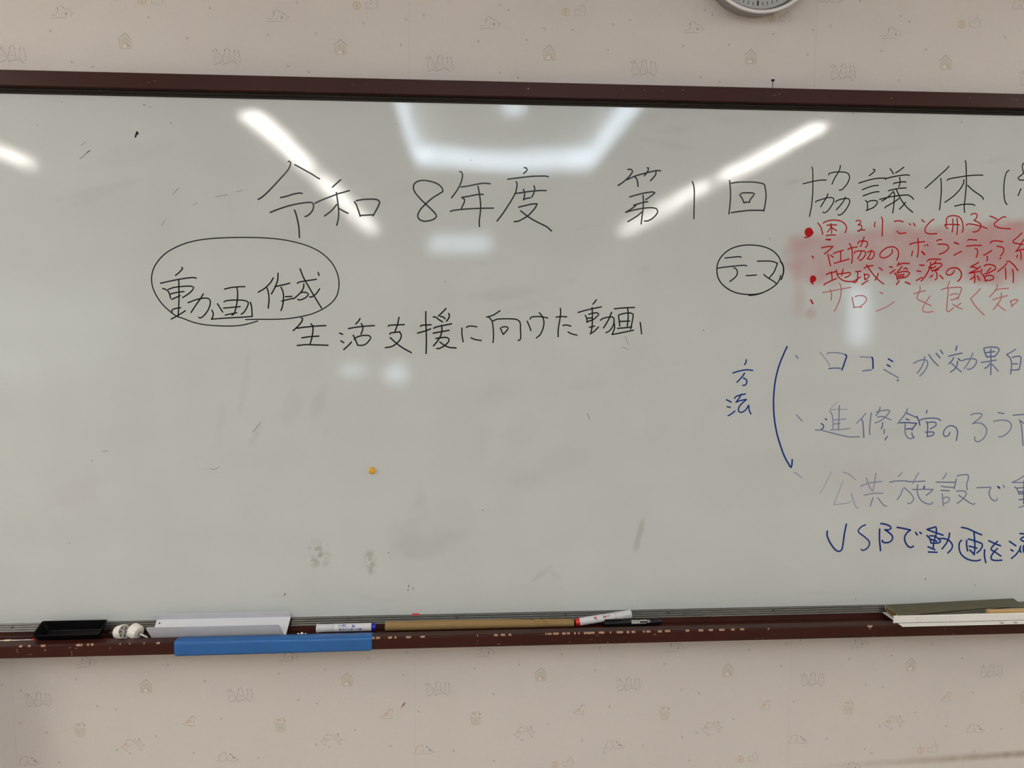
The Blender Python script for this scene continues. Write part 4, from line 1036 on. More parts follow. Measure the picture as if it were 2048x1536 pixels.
# ------------------------------------------------------------------ room shell
XL, XR, YBK, ZC = -3.6, 5.4, -7.0, 2.47
WALLPAPER = (0.65, 0.61, 0.585)
def wall_material(name, stain):
    M = mat(name, WALLPAPER, rough=0.75, spec=0.25, noise_amt=0.03, noise_scale=2.0)
    nt = M.node_tree
    b = nt.nodes['Principled BSDF']
    tc = nt.nodes.new('ShaderNodeTexCoord')
    n1 = nt.nodes.new('ShaderNodeTexNoise')
    n1.inputs['Scale'].default_value = 340
    n1.inputs['Detail'].default_value = 3
    mp = nt.nodes.new('ShaderNodeMapping')
    mp.inputs['Scale'].default_value = (0.75, 1, 1.1)
    nt.links.new(tc.outputs['Object'], mp.inputs['Vector'])
    nt.links.new(mp.outputs['Vector'], n1.inputs['Vector'])
    bp = nt.nodes.new('ShaderNodeBump')
    bp.inputs['Strength'].default_value = 0.75
    bp.inputs['Distance'].default_value = 0.0018
    nt.links.new(n1.outputs['Fac'], bp.inputs['Height'])
    nt.links.new(bp.outputs['Normal'], b.inputs['Normal'])
    if stain:
        # a scuff line where chair backs rub the paper
        src = b.inputs['Base Color'].links[0].from_socket
        sx = nt.nodes.new('ShaderNodeSeparateXYZ')
        nt.links.new(tc.outputs['Object'], sx.inputs[0])
        def math_(op, a, bb=None, c=None):
            q = nt.nodes.new('ShaderNodeMath')
            q.operation = op
            for i, x in enumerate((a, bb, c)):
                if x is None:
                    continue
                if isinstance(x, (int, float)):
                    q.inputs[i].default_value = x
                else:
                    nt.links.new(x, q.inputs[i])
            return q.outputs[0]
        n2 = nt.nodes.new('ShaderNodeTexNoise')
        n2.inputs['Scale'].default_value = 28
        n2.inputs['Detail'].default_value = 5
        nt.links.new(tc.outputs['Object'], n2.inputs['Vector'])
        zz = math_('MULTIPLY_ADD', sx.outputs['X'], 0.030, 0.3510)
        dz = math_('ABSOLUTE', math_('SUBTRACT', sx.outputs['Z'], zz))
        band = nt.nodes.new('ShaderNodeMapRange')
        band.interpolation_type = 'SMOOTHSTEP'
        nt.links.new(dz, band.inputs['Value'])
        band.inputs['From Min'].default_value = 0.015
        band.inputs['From Max'].default_value = 0.0
        side = nt.nodes.new('ShaderNodeMapRange')
        nt.links.new(sx.outputs['X'], side.inputs['Value'])
        side.inputs['From Min'].default_value = 0.95
        side.inputs['From Max'].default_value = 1.5
        k = math_('MULTIPLY', math_('MULTIPLY', band.outputs[0], side.outputs[0]), math_('MULTIPLY', n2.outputs['Fac'], 1.25))
        mx = nt.nodes.new('ShaderNodeMix')
        mx.data_type = 'RGBA'
        nt.links.new(k, mx.inputs[0])
        nt.links.new(src, mx.inputs[6])
        mx.inputs[7].default_value = (0.28, 0.22, 0.14, 1)
        nt.links.new(mx.outputs[2], b.inputs['Base Color'])
    return M
M_wall = wall_material('printed wallpaper', True)
M_wall2 = wall_material('plain wallpaper', False)
def printcol(c, k):
    return tuple(WALLPAPER[i] * (1 - k) + c[i] * k for i in range(3))
PRINT = {'g': printcol((0.16, 0.14, 0.13), 0.46), 't': printcol((0.52, 0.36, 0.18), 0.42), 'o': printcol((0.26, 0.24, 0.13), 0.42), 'n': printcol((0.34, 0.25, 0.15), 0.42),
         'h': printcol((0.50, 0.48, 0.34), 0.35), 'w': printcol((0.85, 0.76, 0.64), 0.35), 'b': printcol((0.48, 0.33, 0.12), 0.55), 'p': printcol((0.62, 0.22, 0.24), 0.35), 's': printcol((0.2, 0.18, 0.16), 0.22)}
PK = list(PRINT)
PM = {k: mat('wallpaper print ' + k, c, rough=0.75, spec=0.25, noise_amt=0.12, noise_scale=400, bump=0.4, bump_scale=260, bump_dist=0.001) for k, c in PRINT.items()}

def front_wall():
    mb = MB()
    mb.add([(XL, 0, 0), (XR, 0, 0), (XR, 0, ZC), (XL, 0, ZC)], [(0, 1, 2, 3)])
    mb.add([(XL, 0.12, 0), (XR, 0.12, 0), (XR, 0.12, ZC), (XL, 0.12, ZC)], [(3, 2, 1, 0)])
    for n, items in MOTIFS.items():
        sp = pairs(nums(SPOTS[n]))
        for ox, oz in sp:
            y = -0.00025
            for ty, c, w, s in items:
                P = [((ox + a) / 1000, (oz + b) / 1000) for a, b in pairs(nums(s))]
                mi = PK.index(c) + 1
                y -= 0.000004
                if ty == 's':
                    ribbon(mb, P, w / 1000, y, 0.004, mi)
                elif ty == 'f':
                    mb.poly([(a, y, b) for a, b in P], mi)
                else:
                    for a, b in P:
                        mb.poly([(a + w / 2000 * math.cos(t), y, b + w / 2000 * math.sin(t)) for t in [math.pi * 2 * k / 6 for k in range(6)]], mi)
    gi = PK.index('g') + 1
    rr = random.Random(3)
    for a, b in pairs(nums(SPOTS['paw'])):     # little paw prints
        a /= 1000
        b /= 1000
        t = rr.uniform(0, 6.28)
        for k, (dx, dz, q) in enumerate(((0, -0.0012, 0.0021), (-0.0024, 0.0012, 0.0011), (0, 0.0023, 0.0011), (0.0024, 0.0012, 0.0011))):
            x = a + dx * math.cos(t) - dz * math.sin(t)
            z = b + dx * math.sin(t) + dz * math.cos(t)
            mb.poly([(x + q * math.cos(h), -0.0002, z + q * 0.8 * math.sin(h)) for h in [math.pi * 2 * j / 7 for j in range(7)]], gi)
    si = PK.index('s') + 1
    for k in range(-3, 6):                      # seams between the paper strips
        x = 0.92 * k
        if XL < x < XR:
            mb.box(x - 0.0004, x + 0.0004, -0.00018, 0.01, 0.06, ZC - 0.01, si)
    pi_ = PK.index('p') + 1
    for k in range(5):
        ribbon(mb, [(-0.036 + 0.002 * k, 0.566 + 0.001 * k), (-0.026 + 0.001 * k, 0.578 + 0.001 * k)], 0.0012, -0.0003, 0.004, pi_)
    o = mb.build('wall_front', [M_wall] + [PM[k] for k in PK])
    struct(o)
front_wall()

def holed_wall(name, axis, c, a0, a1, holes, thick, m):
    """a wall slab with rectangular openings; holes = (a0, a1, z0, z1)"""
    mb = MB()
    xs = sorted({a0, a1, *[h[0] for h in holes], *[h[1] for h in holes]})
    zs = sorted({0, ZC, *[h[2] for h in holes], *[h[3] for h in holes]})
    for i in range(len(xs) - 1):
        for j in range(len(zs) - 1):
            xm, zm = (xs[i] + xs[i + 1]) / 2, (zs[j] + zs[j + 1]) / 2
            if any(h[0] < xm < h[1] and h[2] < zm < h[3] for h in holes):
                continue
            lo, hi = min(c, c + thick), max(c, c + thick)
            if axis == 'y':
                mb.box(xs[i], xs[i + 1], lo, hi, zs[j], zs[j + 1])
            else:
                mb.box(lo, hi, xs[i], xs[i + 1], zs[j], zs[j + 1])
    return struct(mb.build(name, m))
M_trim = mat('white window frame', (0.7, 0.7, 0.68), 0.4)
M_glass = glass('window glass')
BACK_HOLES = [(-0.28, 0.42, 2.21, 2.43), (-1.34, -1.0, 0.80, 0.93), (-0.81, -0.55, 0.72, 0.95), (4.74, 5.0, 1.15, 1.90)]
holed_wall('wall_back', 'y', YBK, XL - 0.12, XR + 0.12, BACK_HOLES, -0.12, M_wall2)
LEFT_HOLES = [(-6.9, -4.1, 0.9, 1.8)]
holed_wall('wall_left', 'x', XL, YBK, 0.12, LEFT_HOLES, -0.12, M_wall2)
holed_wall('wall_right', 'x', XR, YBK, 0.12, [], 0.12, M_wall2)
M_frost = mat('frosted pane lit by daylight', (0.8, 0.85, 0.9), 0.6, emit=COOL, emit_s=0.5)
k = 0
for (a0, a1, z0, z1) in BACK_HOLES:
    k += 1
    w = thing('window_%d' % k, 'small window in the rear wall', 'window', ((a0 + a1) / 2, YBK, z0))
    w['kind'] = 'structure'
    hx, hz = (a1 - a0) / 2, z1 - z0
    fr = MB()
    for bx in ((-hx, hx, 0, 0.02), (-hx, hx, hz - 0.02, hz), (-hx, -hx + 0.02, 0.02, hz - 0.02), (hx - 0.02, hx, 0.02, hz - 0.02)):
        fr.box(bx[0], bx[1], -0.08, -0.03, bx[2], bx[3])
    fr.build('window_frame', M_trim, w)
    MB().box(-hx + 0.02, hx - 0.02, -0.058, -0.054, 0.02, hz - 0.02).build('pane', M_glass, w)
w = thing('window_5', 'frosted window in the left wall', 'window', (XL, -5.5, 0.9))
w['kind'] = 'structure'
fr = MB()
for y0, y1, z0, z1 in ((-1.4, 1.4, 0, 0.03), (-1.4, 1.4, 0.87, 0.9), (-1.4, -1.37, 0.03, 0.87), (1.37, 1.4, 0.03, 0.87), (-0.02, 0.02, 0.03, 0.87)):
    fr.box(-0.08, -0.03, y0, y1, z0, z1)
fr.build('window_frame', M_trim, w)
MB().box(-0.058, -0.052, -1.37, 1.37, 0.03, 0.87).build('pane', M_frost, w)

M_floor = mat('beige vinyl floor', (0.42, 0.35, 0.27), 0.45, noise_amt=0.08, noise_scale=8)
M_ceil = mat('white ceiling board', (0.78, 0.77, 0.74), 0.8, noise_amt=0.02, noise_scale=60)
struct(MB().box(XL - 0.12, XR + 0.12, YBK - 0.12, 0.12, -0.1, 0).build('floor', M_floor))
RX0, RX1, RY0, RY1 = -0.20, 0.95, -1.75, -3.36        # recess for the square light
mb = MB()
for x0, x1, y0, y1 in ((XL - 0.12, RX0, YBK - 0.12, 0.12), (RX1, XR + 0.12, YBK - 0.12, 0.12), (RX0, RX1, RY0, 0.12), (RX0, RX1, YBK - 0.12, RY1)):
    mb.box(x0, x1, min(y0, y1), max(y0, y1), ZC, ZC + 0.2)
struct(mb.build('ceiling', M_ceil))
struct(MB().box(-1.7, -0.965, -0.155, 0, 0, 0.755).build('shadow_blocker_1', M_wall2))  # unseen box added left of view to cast the shadow below the tray
M_base = mat('brown baseboard', (0.16, 0.08, 0.05), 0.45)
struct(MB().box(XL, XR, -0.012, 0, 0, 0.06).build('baseboard_front', M_base, bevel=0.002))

# ------------------------------------------------------------------ ceiling lights
M_lampbody = mat('white enamel lamp body', (0.8, 0.8, 0.78), 0.4)
M_lamp = mat('warm white fluorescent cover', (0.9, 0.9, 0.85), 0.5, emit=LAMP, emit_s=LAMP_STRENGTH)
M_cool = mat('cool white light strip', (0.9, 0.9, 0.9), 0.5, emit=COOL, emit_s=COOL_STRENGTH)
lamp0 = thing('ceiling_lamp', 'long white batten lamp on the ceiling, some mirrored in the board, some unseen and added', 'lamp', (0, 0, ZC), group='batten lamps in rows on the ceiling')
mb = MB().prism([(-0.69, 0), (0.69, 0), (0.69, -0.03), (-0.69, -0.03)], -0.12, 0.12)
mb.build('lamp_body', M_lampbody, lamp0, bevel=0.004)
mb = MB().loft([[(x, y, z) for x, z in ((-0.045, -0.03), (-0.041, -0.044), (-0.02, -0.052), (0.02, -0.052), (0.041, -0.044), (0.045, -0.03))] for y in (-0.66, 0.66)])
mb.build('lamp_cover', M_lamp, lamp0, smooth=30)
first = True
for x, ys in ((-3.25, (-2.5,)), (-2.62, (-0.94, -2.62)), (-1.95, (-0.94,)), (-0.88, (-2.62, -4.26, -5.84)), (1.86, (-2.62, -4.26, -5.84)), (2.65, (-0.94,)), (3.4, (-0.94,)), (4.45, (-2.62,))):  # outer rows include unseen lamps added to brighten the left and right sides
    for y in ys:
        if first:
            lamp0.location = (x, y, ZC)
            first = False
        else:
            dup(lamp0, (x, y, ZC))
sq = thing('square_ceiling_light', 'large square recessed ceiling light with cool glowing edges, seen mirrored in the board', 'lamp', ((RX0 + RX1) / 2, (RY0 + RY1) / 2, ZC))
hx, hy = (RX1 - RX0) / 2, (RY0 - RY1) / 2
mb = MB().box(-hx, hx, -hy, hy, 0.125, 0.14)
mb.build('lamp_panel', M_ceil, sq)
def strip(x0, x1, y0, y1):
    MB().box(x0, x1, y0, y1, 0.008, 0.118).build('light_strip', M_cool, sq, bevel=0.003)
t = 0.02
for a, b in ((-hx + 0.02, -0.42), (-0.40, 0.36), (0.38, hx - 0.02)):
    strip(a, b, -hy, -hy + t)
    strip(a, b, hy - t, hy)
for a, b in ((-hy + 0.05, -0.02), (0.02, hy - 0.05)):
    strip(-hx, -hx + t, a, b)
    strip(hx - t, hx, a, b)
MB().lathe([(0, 0.05), (0.03, 0.06)], (0, 0.22, 0.095), (0, 0, 1), 20).build('spot_lamp', M_cool, sq, smooth=40)

# ------------------------------------------------------------------ whiteboard
BX0, BX1 = -1.30, 2.30
ZB, ZT = 0.8058, 1.9657
BOARD = (0.53, 0.562, 0.558)
M_board = mat('white enamel steel', BOARD, rough=0.035, spec=0.5, attr='grime', noise_amt=0.012, noise_scale=9)
nt = M_board.node_tree
b = nt.nodes['Principled BSDF']
tc = nt.nodes.new('ShaderNodeTexCoord')
na = nt.nodes.new('ShaderNodeTexNoise')
na.inputs['Scale'].default_value = 560
na.inputs['Detail'].default_value = 1.5
nb = nt.nodes.new('ShaderNodeTexNoise')
nb.inputs['Scale'].default_value = 3.2
nb.inputs['Detail'].default_value = 1
nt.links.new(tc.outputs['Object'], na.inputs['Vector'])
nt.links.new(tc.outputs['Object'], nb.inputs['Vector'])
b1 = nt.nodes.new('ShaderNodeBump')
b1.inputs['Strength'].default_value = 0.065
b1.inputs['Distance'].default_value = 0.0004
b2 = nt.nodes.new('ShaderNodeBump')
b2.inputs['Strength'].default_value = 0.06
b2.inputs['Distance'].default_value = 0.02
nt.links.new(na.outputs['Fac'], b1.inputs['Height'])
nt.links.new(nb.outputs['Fac'], b2.inputs['Height'])
nt.links.new(b2.outputs['Normal'], b1.inputs['Normal'])
nt.links.new(b1.outputs['Normal'], b.inputs['Normal'])
M_brown = mat('reddish brown enamel', (0.038, 0.0085, 0.0055), 0.38, spec=0.22, noise_amt=0.12, noise_scale=12, bump=0.15, bump_scale=150, bump_dist=0.0005)
M_chip = mat('bare chipped edge', (0.36, 0.215, 0.14), 0.6, noise_amt=0.3, noise_scale=300)
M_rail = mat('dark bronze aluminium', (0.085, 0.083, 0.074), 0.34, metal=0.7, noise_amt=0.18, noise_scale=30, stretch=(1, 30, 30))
M_rail_shaded = mat('shade-darkened bronze rail', (0.020, 0.017, 0.016), 0.4, metal=0.3, spec=0.3, noise_amt=0.2, noise_scale=30, stretch=(1, 30, 30))  # same rail metal, darkened for the shade under the top frame
M_screw = mat('blackened screw', (0.025, 0.022, 0.02), 0.4, metal=0.5)
wb = thing('whiteboard', 'large wall whiteboard with black, red and blue handwriting in a brown frame', 'whiteboard', (0.5, 0, 0.7615))
wo = Vector((0.5, 0, 0.7615))
def wpart(mb, name, mats, parent=None, **k):
    mb.v = [(a - 0.5, b_, c - 0.7615) for a, b_, c in mb.v]
    o = mb.build(name, mats, parent or wb, **k)
    return o
# writing surface with its grime
xs = np.concatenate([np.arange(BX0, -1.02, 0.07), np.arange(-1.02, 1.64, 0.005), np.arange(1.64, BX1 + 0.001, 0.06)])
xs[-1] = BX1
zs = np.linspace(ZB - 0.006, ZT + 0.006, 236)
X, Z = np.meshgrid(xs, zs)
nx, nz = len(xs), len(zs)
amount = np.zeros_like(X)
pink = np.zeros_like(X)
def nz_(sx, sz, ox):
    return np.array([[noise.noise(Vector((x * sx + ox, z * sz, 1.7))) for x in xs] for z in zs])
N1 = nz_(38, 38, 3)
N2 = nz_(9, 22, 11)
N3 = nz_(120, 120, 5)
for line in SMUDGES.strip().split('\n'):
    a = line.split()
    cx, cz, rx, rz, rot, st = map(float, a[:6])
    t = math.radians(rot)
    dx, dz = X - cx, Z - cz
    U = (dx * math.cos(t) + dz * math.sin(t)) / rx
    V = (-dx * math.sin(t) + dz * math.cos(t)) / rz
    q = np.clip(1.25 - np.sqrt(U * U + V * V) + 0.55 * N2 + 0.35 * N1, 0, 1)
    q = q * q * (3 - 2 * q) * st * 1.5
    if a[6] == 's':
        q = q * np.clip(0.5 + 3.2 * N3 + 0.8 * N1, 0, 1.6)
    if a[6] == 'p':
        pink = np.maximum(pink, q)
    else:
        amount = np.maximum(amount, q)
PQ = pairs(nums(PINK))
inside = np.zeros(X.shape, bool)
dist = np.full(X.shape, 9.0)
for i in range(len(PQ)):
    (ax, az), (bx, bz) = PQ[i - 1], PQ[i]
    cond = ((az > Z) != (bz > Z)) & (X < (bx - ax) * (Z - az) / (bz - az + 1e-12) + ax)
    inside ^= cond
    L2 = (bx - ax) ** 2 + (bz - az) ** 2
    tt = np.clip(((X - ax) * (bx - ax) + (Z - az) * (bz - az)) / L2, 0, 1)
    dist = np.minimum(dist, np.hypot(X - ax - tt * (bx - ax), Z - az - tt * (bz - az)))
sd = np.where(inside, dist, -dist)
q = np.clip((sd + 0.016 + 0.018 * N2 + 0.01 * N1) / 0.034, 0, 1)
q = q * q * (3 - 2 * q)
q *= 0.62 + 0.25 * np.clip((X - 1.05) / 0.4, 0, 1) + 0.22 * N2 + 0.12 * N1
pink = np.maximum(pink, q * 0.9)
base = np.array(BOARD)
streak = 1 - 0.03 * np.clip(nz_(3, 14, 21), -0.2, 1) - 0.02 * nz_(14, 4, 31)
C = np.ones(X.shape + (4,))
GREY = np.array((0.30, 0.29, 0.25))
PNK = np.array((0.46, 0.225, 0.235))
for i in range(3):
    c = base[i] * streak
    c = c * (1 - amount) + GREY[i] * amount
    C[..., i] = c * (1 - pink) + PNK[i] * pink
mb = MB()
idx = lambda j, i: j * nx + i
mb.v = [(float(a), -0.02, float(c)) for a, c in zip(X.ravel(), Z.ravel())]
mb.f = [(idx(j, i), idx(j, i + 1), idx(j + 1, i + 1), idx(j + 1, i)) for j in range(nz - 1) for i in range(nx - 1)]
mb.mi = [0] * len(mb.f)
n0 = len(mb.v)
mb.box(BX0, BX1, -0.0198, -0.002, ZB - 0.006, ZT + 0.006)
panel = wpart(mb, 'writing_surface', M_board)
ca = panel.data.color_attributes.new('grime', 'FLOAT_COLOR', 'POINT')
flat = np.ones((len(mb.v), 4))
flat[:n0] = C.reshape(-1, 4)
flat[n0:, :3] = base
ca.data.foreach_set('color', flat.ravel())

def ribs(y0, z0, y1, z1, n, depth):
    """a ribbed slope from (y0, z0) to (y1, z1), as outline points"""
    P = []
    a, c = Vector((y0, z0)), Vector((y1, z1))
    nrm = Vector((-(z1 - z0), y1 - y0)).normalized()
    if nrm.x > 0:
        nrm = -nrm
    for k in range(n):
        for s, d in ((0.0, 0), (0.12, depth), (0.55, depth * 1.1), (0.88, depth * 0.9), (1.0, 0)):
            t = (k + s * 0.999) / n
            P.append(tuple(a + (c - a) * t + nrm * d))
    return P
top = ribs(-0.0205, ZT, -0.029, 1.9815, 3, 0.0016)
bot = ribs(-0.0300, 0.7885, -0.0205, ZB, 4, 0.0016)
o = wpart(MB().prism([(-0.0195, ZT)] + top + [(-0.0195, 1.9815)], BX0, BX1), 'top_rail', M_rail_shaded, smooth=50)
for x in nums(SCREWS_TOP):
    wpart(MB().lathe([(0, 0.0026), (0.0012, 0.0022), (0.0014, 0.0009)], (x / 1000, -0.0255, 1.9738), (0, -1, -0.4), 12), 'screw', M_screw, o, smooth=40)
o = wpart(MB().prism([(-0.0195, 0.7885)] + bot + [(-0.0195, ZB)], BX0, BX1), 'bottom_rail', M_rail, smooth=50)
for x in nums(SCREWS_BOTTOM):
    wpart(MB().lathe([(0, 0.0026), (0.0012, 0.0022), (0.0014, 0.0009)], (x / 1000, -0.0262, 0.7985), (0, -1, 0.4), 12), 'screw', M_screw, o, smooth=40)
def chip(mb, x, z, w, h, y, mi, rr):
    n = 7
    P = []
    for k in range(n):
        t = 2 * math.pi * k / n
        q = rr.uniform(0.55, 1.15)
        P.append((x + w / 2 * q * math.cos(t), y, z + h / 2 * q * math.sin(t)))
    mb.poly(P[::-1], mi)
def quads(v):
    return list(zip(v[0::4], v[1::4], v[2::4], v[3::4]))
rr = random.Random(5)
mb = MB().prism([(-0.002, 1.9768), (-0.002, 2.0088), (-0.039, 2.0088), (-0.0402, 2.0076), (-0.0402, 1.978), (-0.039, 1.9768)], BX0 - 0.02, BX1 + 0.02)
for x, z, w_, h_ in quads(nums(FRAME_CHIPS)):
    chip(mb, x / 1000, z / 1000, w_ / 1000, h_ / 1000, -0.04035, 1, rr)
wpart(mb, 'top_frame', [M_brown, M_chip])
for x0, x1 in ((BX0 - 0.02, BX0), (BX1, BX1 + 0.02)):
    wpart(MB().box(x0, x1, -0.04, -0.002, 0.7615, 1.9768), 'side_frame', M_brown, bevel=0.001)
FLOOR, LIP, TY = 0.7800, 0.7895, -0.1032
mb = MB().prism([(-0.002, 0.7885), (-0.0315, 0.7885), (-0.0330, 0.7815), (-0.0355, FLOOR), (-0.0755, FLOOR - 0.0003), (-0.0768, LIP - 0.001), (-0.0778, LIP), (-0.1008, LIP), (TY + 0.0006, LIP - 0.0012), (TY, LIP - 0.003), (TY, 0.7628), (TY + 0.001, 0.7615), (-0.002, 0.7615)], BX0 - 0.02, BX1 + 0.02)
for x, z, w_, h_ in quads(nums(CHIPS)):
    x, z, w_, h_ = x / 1000, z / 1000, w_ / 1000, h_ / 1000
    if z + h_ / 2 > LIP - 0.005:      # worn through along the edge: from the lip over the rounding down the face
        rows = []
        n = max(5, int(w_ / 0.0012))
        up = [0.0014 * rr.uniform(0.1, 1.0) for _ in range(n + 1)]
        dn = [h_ * rr.uniform(0.0, 0.55) for _ in range(n + 1)]
        up[0] = up[n] = dn[0] = dn[n] = 0.0001
        for k in range(n + 1):
            xx = x - w_ / 2 + w_ * k / n
            rows.append([(xx, TY + 0.0024 + up[k], LIP + 0.0001), (xx, TY + 0.0023, LIP + 0.0001), (xx, TY + 0.0005, LIP - 0.0010), (xx, TY - 0.0001, LIP - 0.0030), (xx, TY - 0.0001, LIP - 0.0031 - dn[k])])
        mb.loft(rows, 1, closed=False, caps=False)
    else:
        chip(mb, x, z, w_, h_, TY - 0.00012, 1, rr)
wpart(mb, 'marker_tray', [M_brown, M_chip])

# handwriting: ink lying on the surface
INKCOL = {'k': (0.010, 0.009, 0.010), 'r': (0.40, 0.006, 0.009), 'b': (0.009, 0.035, 0.200)}
FADE = {'k': (0.36, 0.36, 0.33), 'r': (0.58, 0.30, 0.31), 'b': (0.37, 0.39, 0.50)}
M_ink = mat('marker ink', (0.02, 0.02, 0.02), rough=0.2, spec=0.22, attr='ink')
def clusters(S):
    """strokes that stand close together make one word"""
    bb = [(min(p[0] for p in s[2]), max(p[0] for p in s[2]), min(p[1] for p in s[2]), max(p[1] for p in s[2])) for s in S]
    g = list(range(len(S)))
    def root(i):
        while g[i] != i:
            i = g[i]
        return i
    for i in range(len(S)):
        for j in range(i):
            A, B = bb[i], bb[j]
            gx, gz = max(0, A[0] - B[1], B[0] - A[1]), max(0, A[2] - B[3], B[2] - A[3])
            if math.hypot(gx, gz) <= 0.019:
                g[root(i)] = root(j)
    res = {}
    for i, s in enumerate(S):
        res.setdefault(root(i), []).append(s)
    return list(res.values())
n_ = 0
for part, label, colr, block in INK:
    S = []
    for line in block.strip().split('\n'):
        v = nums(line)
        S.append((v[0] / 1000, v[1], [(a / 1000, c / 1000) for a, c in pairs(v[2:])]))
    whole = part in ('ink_speck', 'drawn_oval', 'drawn_bracket', 'bullet_dot')
    for group in ([S] if whole else clusters(S)):
        mb = MB()
        cols = []
        for wd, fade, P in group:
            fd = min(1.0, fade * 1.15)
            col = tuple(INKCOL[colr][i] * (1 - fd) + FADE[colr][i] * fd for i in range(3)) + (1,)
            n_ += 1
            ribbon(mb, P, wd * 0.94, -0.0201 - n_ * 4e-7, 0.0035, 0, cols, col)
        o = wpart(mb, part if whole else 'handwritten_word', M_ink)
        o['label'] = label
        ca = o.data.color_attributes.new('ink', 'FLOAT_COLOR', 'POINT')
        ca.data.foreach_set('color', np.array(cols, dtype=np.float32).ravel())

# ------------------------------------------------------------------ small things on the board
M_yel = mat('yellow plastic', (0.72, 0.36, 0.006), 0.3, noise_amt=0.1, noise_scale=200)
t = thing('button_magnet', 'small round yellow magnet stuck on the bare middle of the whiteboard', 'magnet', (-0.0908, -0.0202, 1.1479))
MB().lathe([(0, 0.0070), (0.0012, 0.0076), (0.0045, 0.0074), (0.0068, 0.0062), (0.0079, 0.004), (0.0083, 0.0012)], (0, 0, 0), (0, -1, 0), 28).build('magnet_cap', M_yel, t, smooth=50)
MB().lathe([(-0.0001, 0.0056), (0.0004, 0.0056)], (0, 0, 0), (0, -1, 0), 24).build('magnet_disc', M_screw, t)
M_redtape = mat('red tape', (0.5, 0.02, 0.035), 0.45)
tag(MB().add([(-0.002, -0.0236, 0.8052), (0.012, -0.0236, 0.8052), (0.0145, -0.0204, 0.8082), (-0.0035, -0.0204, 0.8082), (-0.002, -0.0240, 0.8055), (0.012, -0.0240, 0.8055), (0.0145, -0.0209, 0.8086), (-0.0035, -0.0209, 0.8086)],
    [(0, 1, 2, 3), (7, 6, 5, 4), (0, 4, 5, 1), (1, 5, 6, 2), (2, 6, 7, 3), (3, 7, 4, 0)]).build('tape_scrap', M_redtape), 'tiny scrap of red tape on the lower rail above the kraft paper roll', 'tape')
t = thing('push_pin', 'tiny black pin standing upright on the top frame of the whiteboard', 'pin', (0.8088, -0.034, 2.0088))
MB().lathe([(0, 0.0008), (0.015, 0.0008)], (0, 0, 0), (0.03, 0, 1), 8).build('pin_needle', M_screw, t, smooth=40)
MB().lathe([(0.0145, 0.0012), (0.0165, 0.0030), (0.0185, 0.0042), (0.0195, 0.0040), (0.0200, 0.0022)], (0, 0, 0), (0.03, 0, 1), 14).build('pin_head', M_screw, t, smooth=40)

# ------------------------------------------------------------------ wall clock
M_silver = mat('brushed silver plastic', (0.74, 0.74, 0.75), 0.34, metal=0.25)
M_clockside = mat('grey clock case', (0.30, 0.30, 0.29), 0.42, metal=0.3)
M_bezel = mat('dark grey inner bezel', (0.16, 0.155, 0.15), 0.35)
M_dial = mat('white clock dial', (0.72, 0.74, 0.74), 0.5)
M_black = mat('black print', (0.015, 0.015, 0.016), 0.4)
t = thing('wall_clock', 'round wall clock with a silver rim, cut off by the top of the picture', 'clock', (0.7695, 0, 2.2935))
n = 72
MB().lathe([(0.001, 0.112), (0.004, 0.1215), (0.02, 0.1245), (0.044, 0.1285)], (0, 0, 0), (0, -1, 0), n, caps=False).build('clock_case', M_clockside, t, smooth=40)
MB().lathe([(0.044, 0.1286), (0.0492, 0.1304), (0.0506, 0.1296), (0.0509, 0.1240), (0.0502, 0.1228), (0.0490, 0.1226)], (0, 0, 0), (0, -1, 0), n, caps=False).build('clock_rim', M_silver, t, smooth=60)
MB().lathe([(0.0490, 0.1226), (0.0460, 0.1195), (0.0400, 0.1178), (0.0330, 0.1150)], (0, 0, 0), (0, -1, 0), n, caps=False).build('inner_bezel', M_bezel, t, smooth=60)
dial = MB().lathe([(0.030, 0.117), (0.033, 0.116)], (0, 0, 0), (0, -1, 0), n).build('clock_dial', M_dial, t)
mk = MB()
for k in range(60):
    a = math.pi * 2 * k / 60
    big = k % 5 == 0
    w_, r0, r1 = (0.0022, 0.097, 0.1075) if big else (0.0009, 0.1005, 0.1075)
    e, g = Vector((math.sin(a), 0, math.cos(a))), Vector((math.cos(a), 0, -math.sin(a)))
    y = Vector((0, -0.0334, 0))
    mk.poly([e * r0 - g * w_ + y, e * r1 - g * w_ + y, e * r1 + g * w_ + y, e * r0 + g * w_ + y])
mk.build('minute_marks', M_black, dial)
for nm, a, L_, w_ in (('hour_hand', 0.9, 0.06, 0.004), ('minute_hand', 2.0 - 3.4, 0.088, 0.003)):
    e, g = Vector((math.sin(a), 0, math.cos(a))), Vector((math.cos(a), 0, -math.sin(a)))
    h = MB()
    P = [-e * 0.015 - g * w_, e * L_ - g * w_ * 0.6, e * L_ + g * w_ * 0.6, -e * 0.015 + g * w_]
    h.add([p + Vector((0, -0.036, 0)) for p in P] + [p + Vector((0, -0.0368, 0)) for p in P], [(0, 1, 2, 3), (7, 6, 5, 4), (0, 4, 5, 1), (1, 5, 6, 2), (2, 6, 7, 3), (3, 7, 4, 0)])
    h.build(nm, M_black, t)
MB().lathe([(0.034, 0.006), (0.0375, 0.005)], (0, 0, 0), (0, -1, 0), 20).build('hand_hub', M_black, t, smooth=40)
M_lens = glass('clock glass')
MB().lathe([(0.0470, 0.1205), (0.0480, 0.1205)], (0, 0, 0), (0, -1, 0), n).build('clock_glass', M_lens, t)

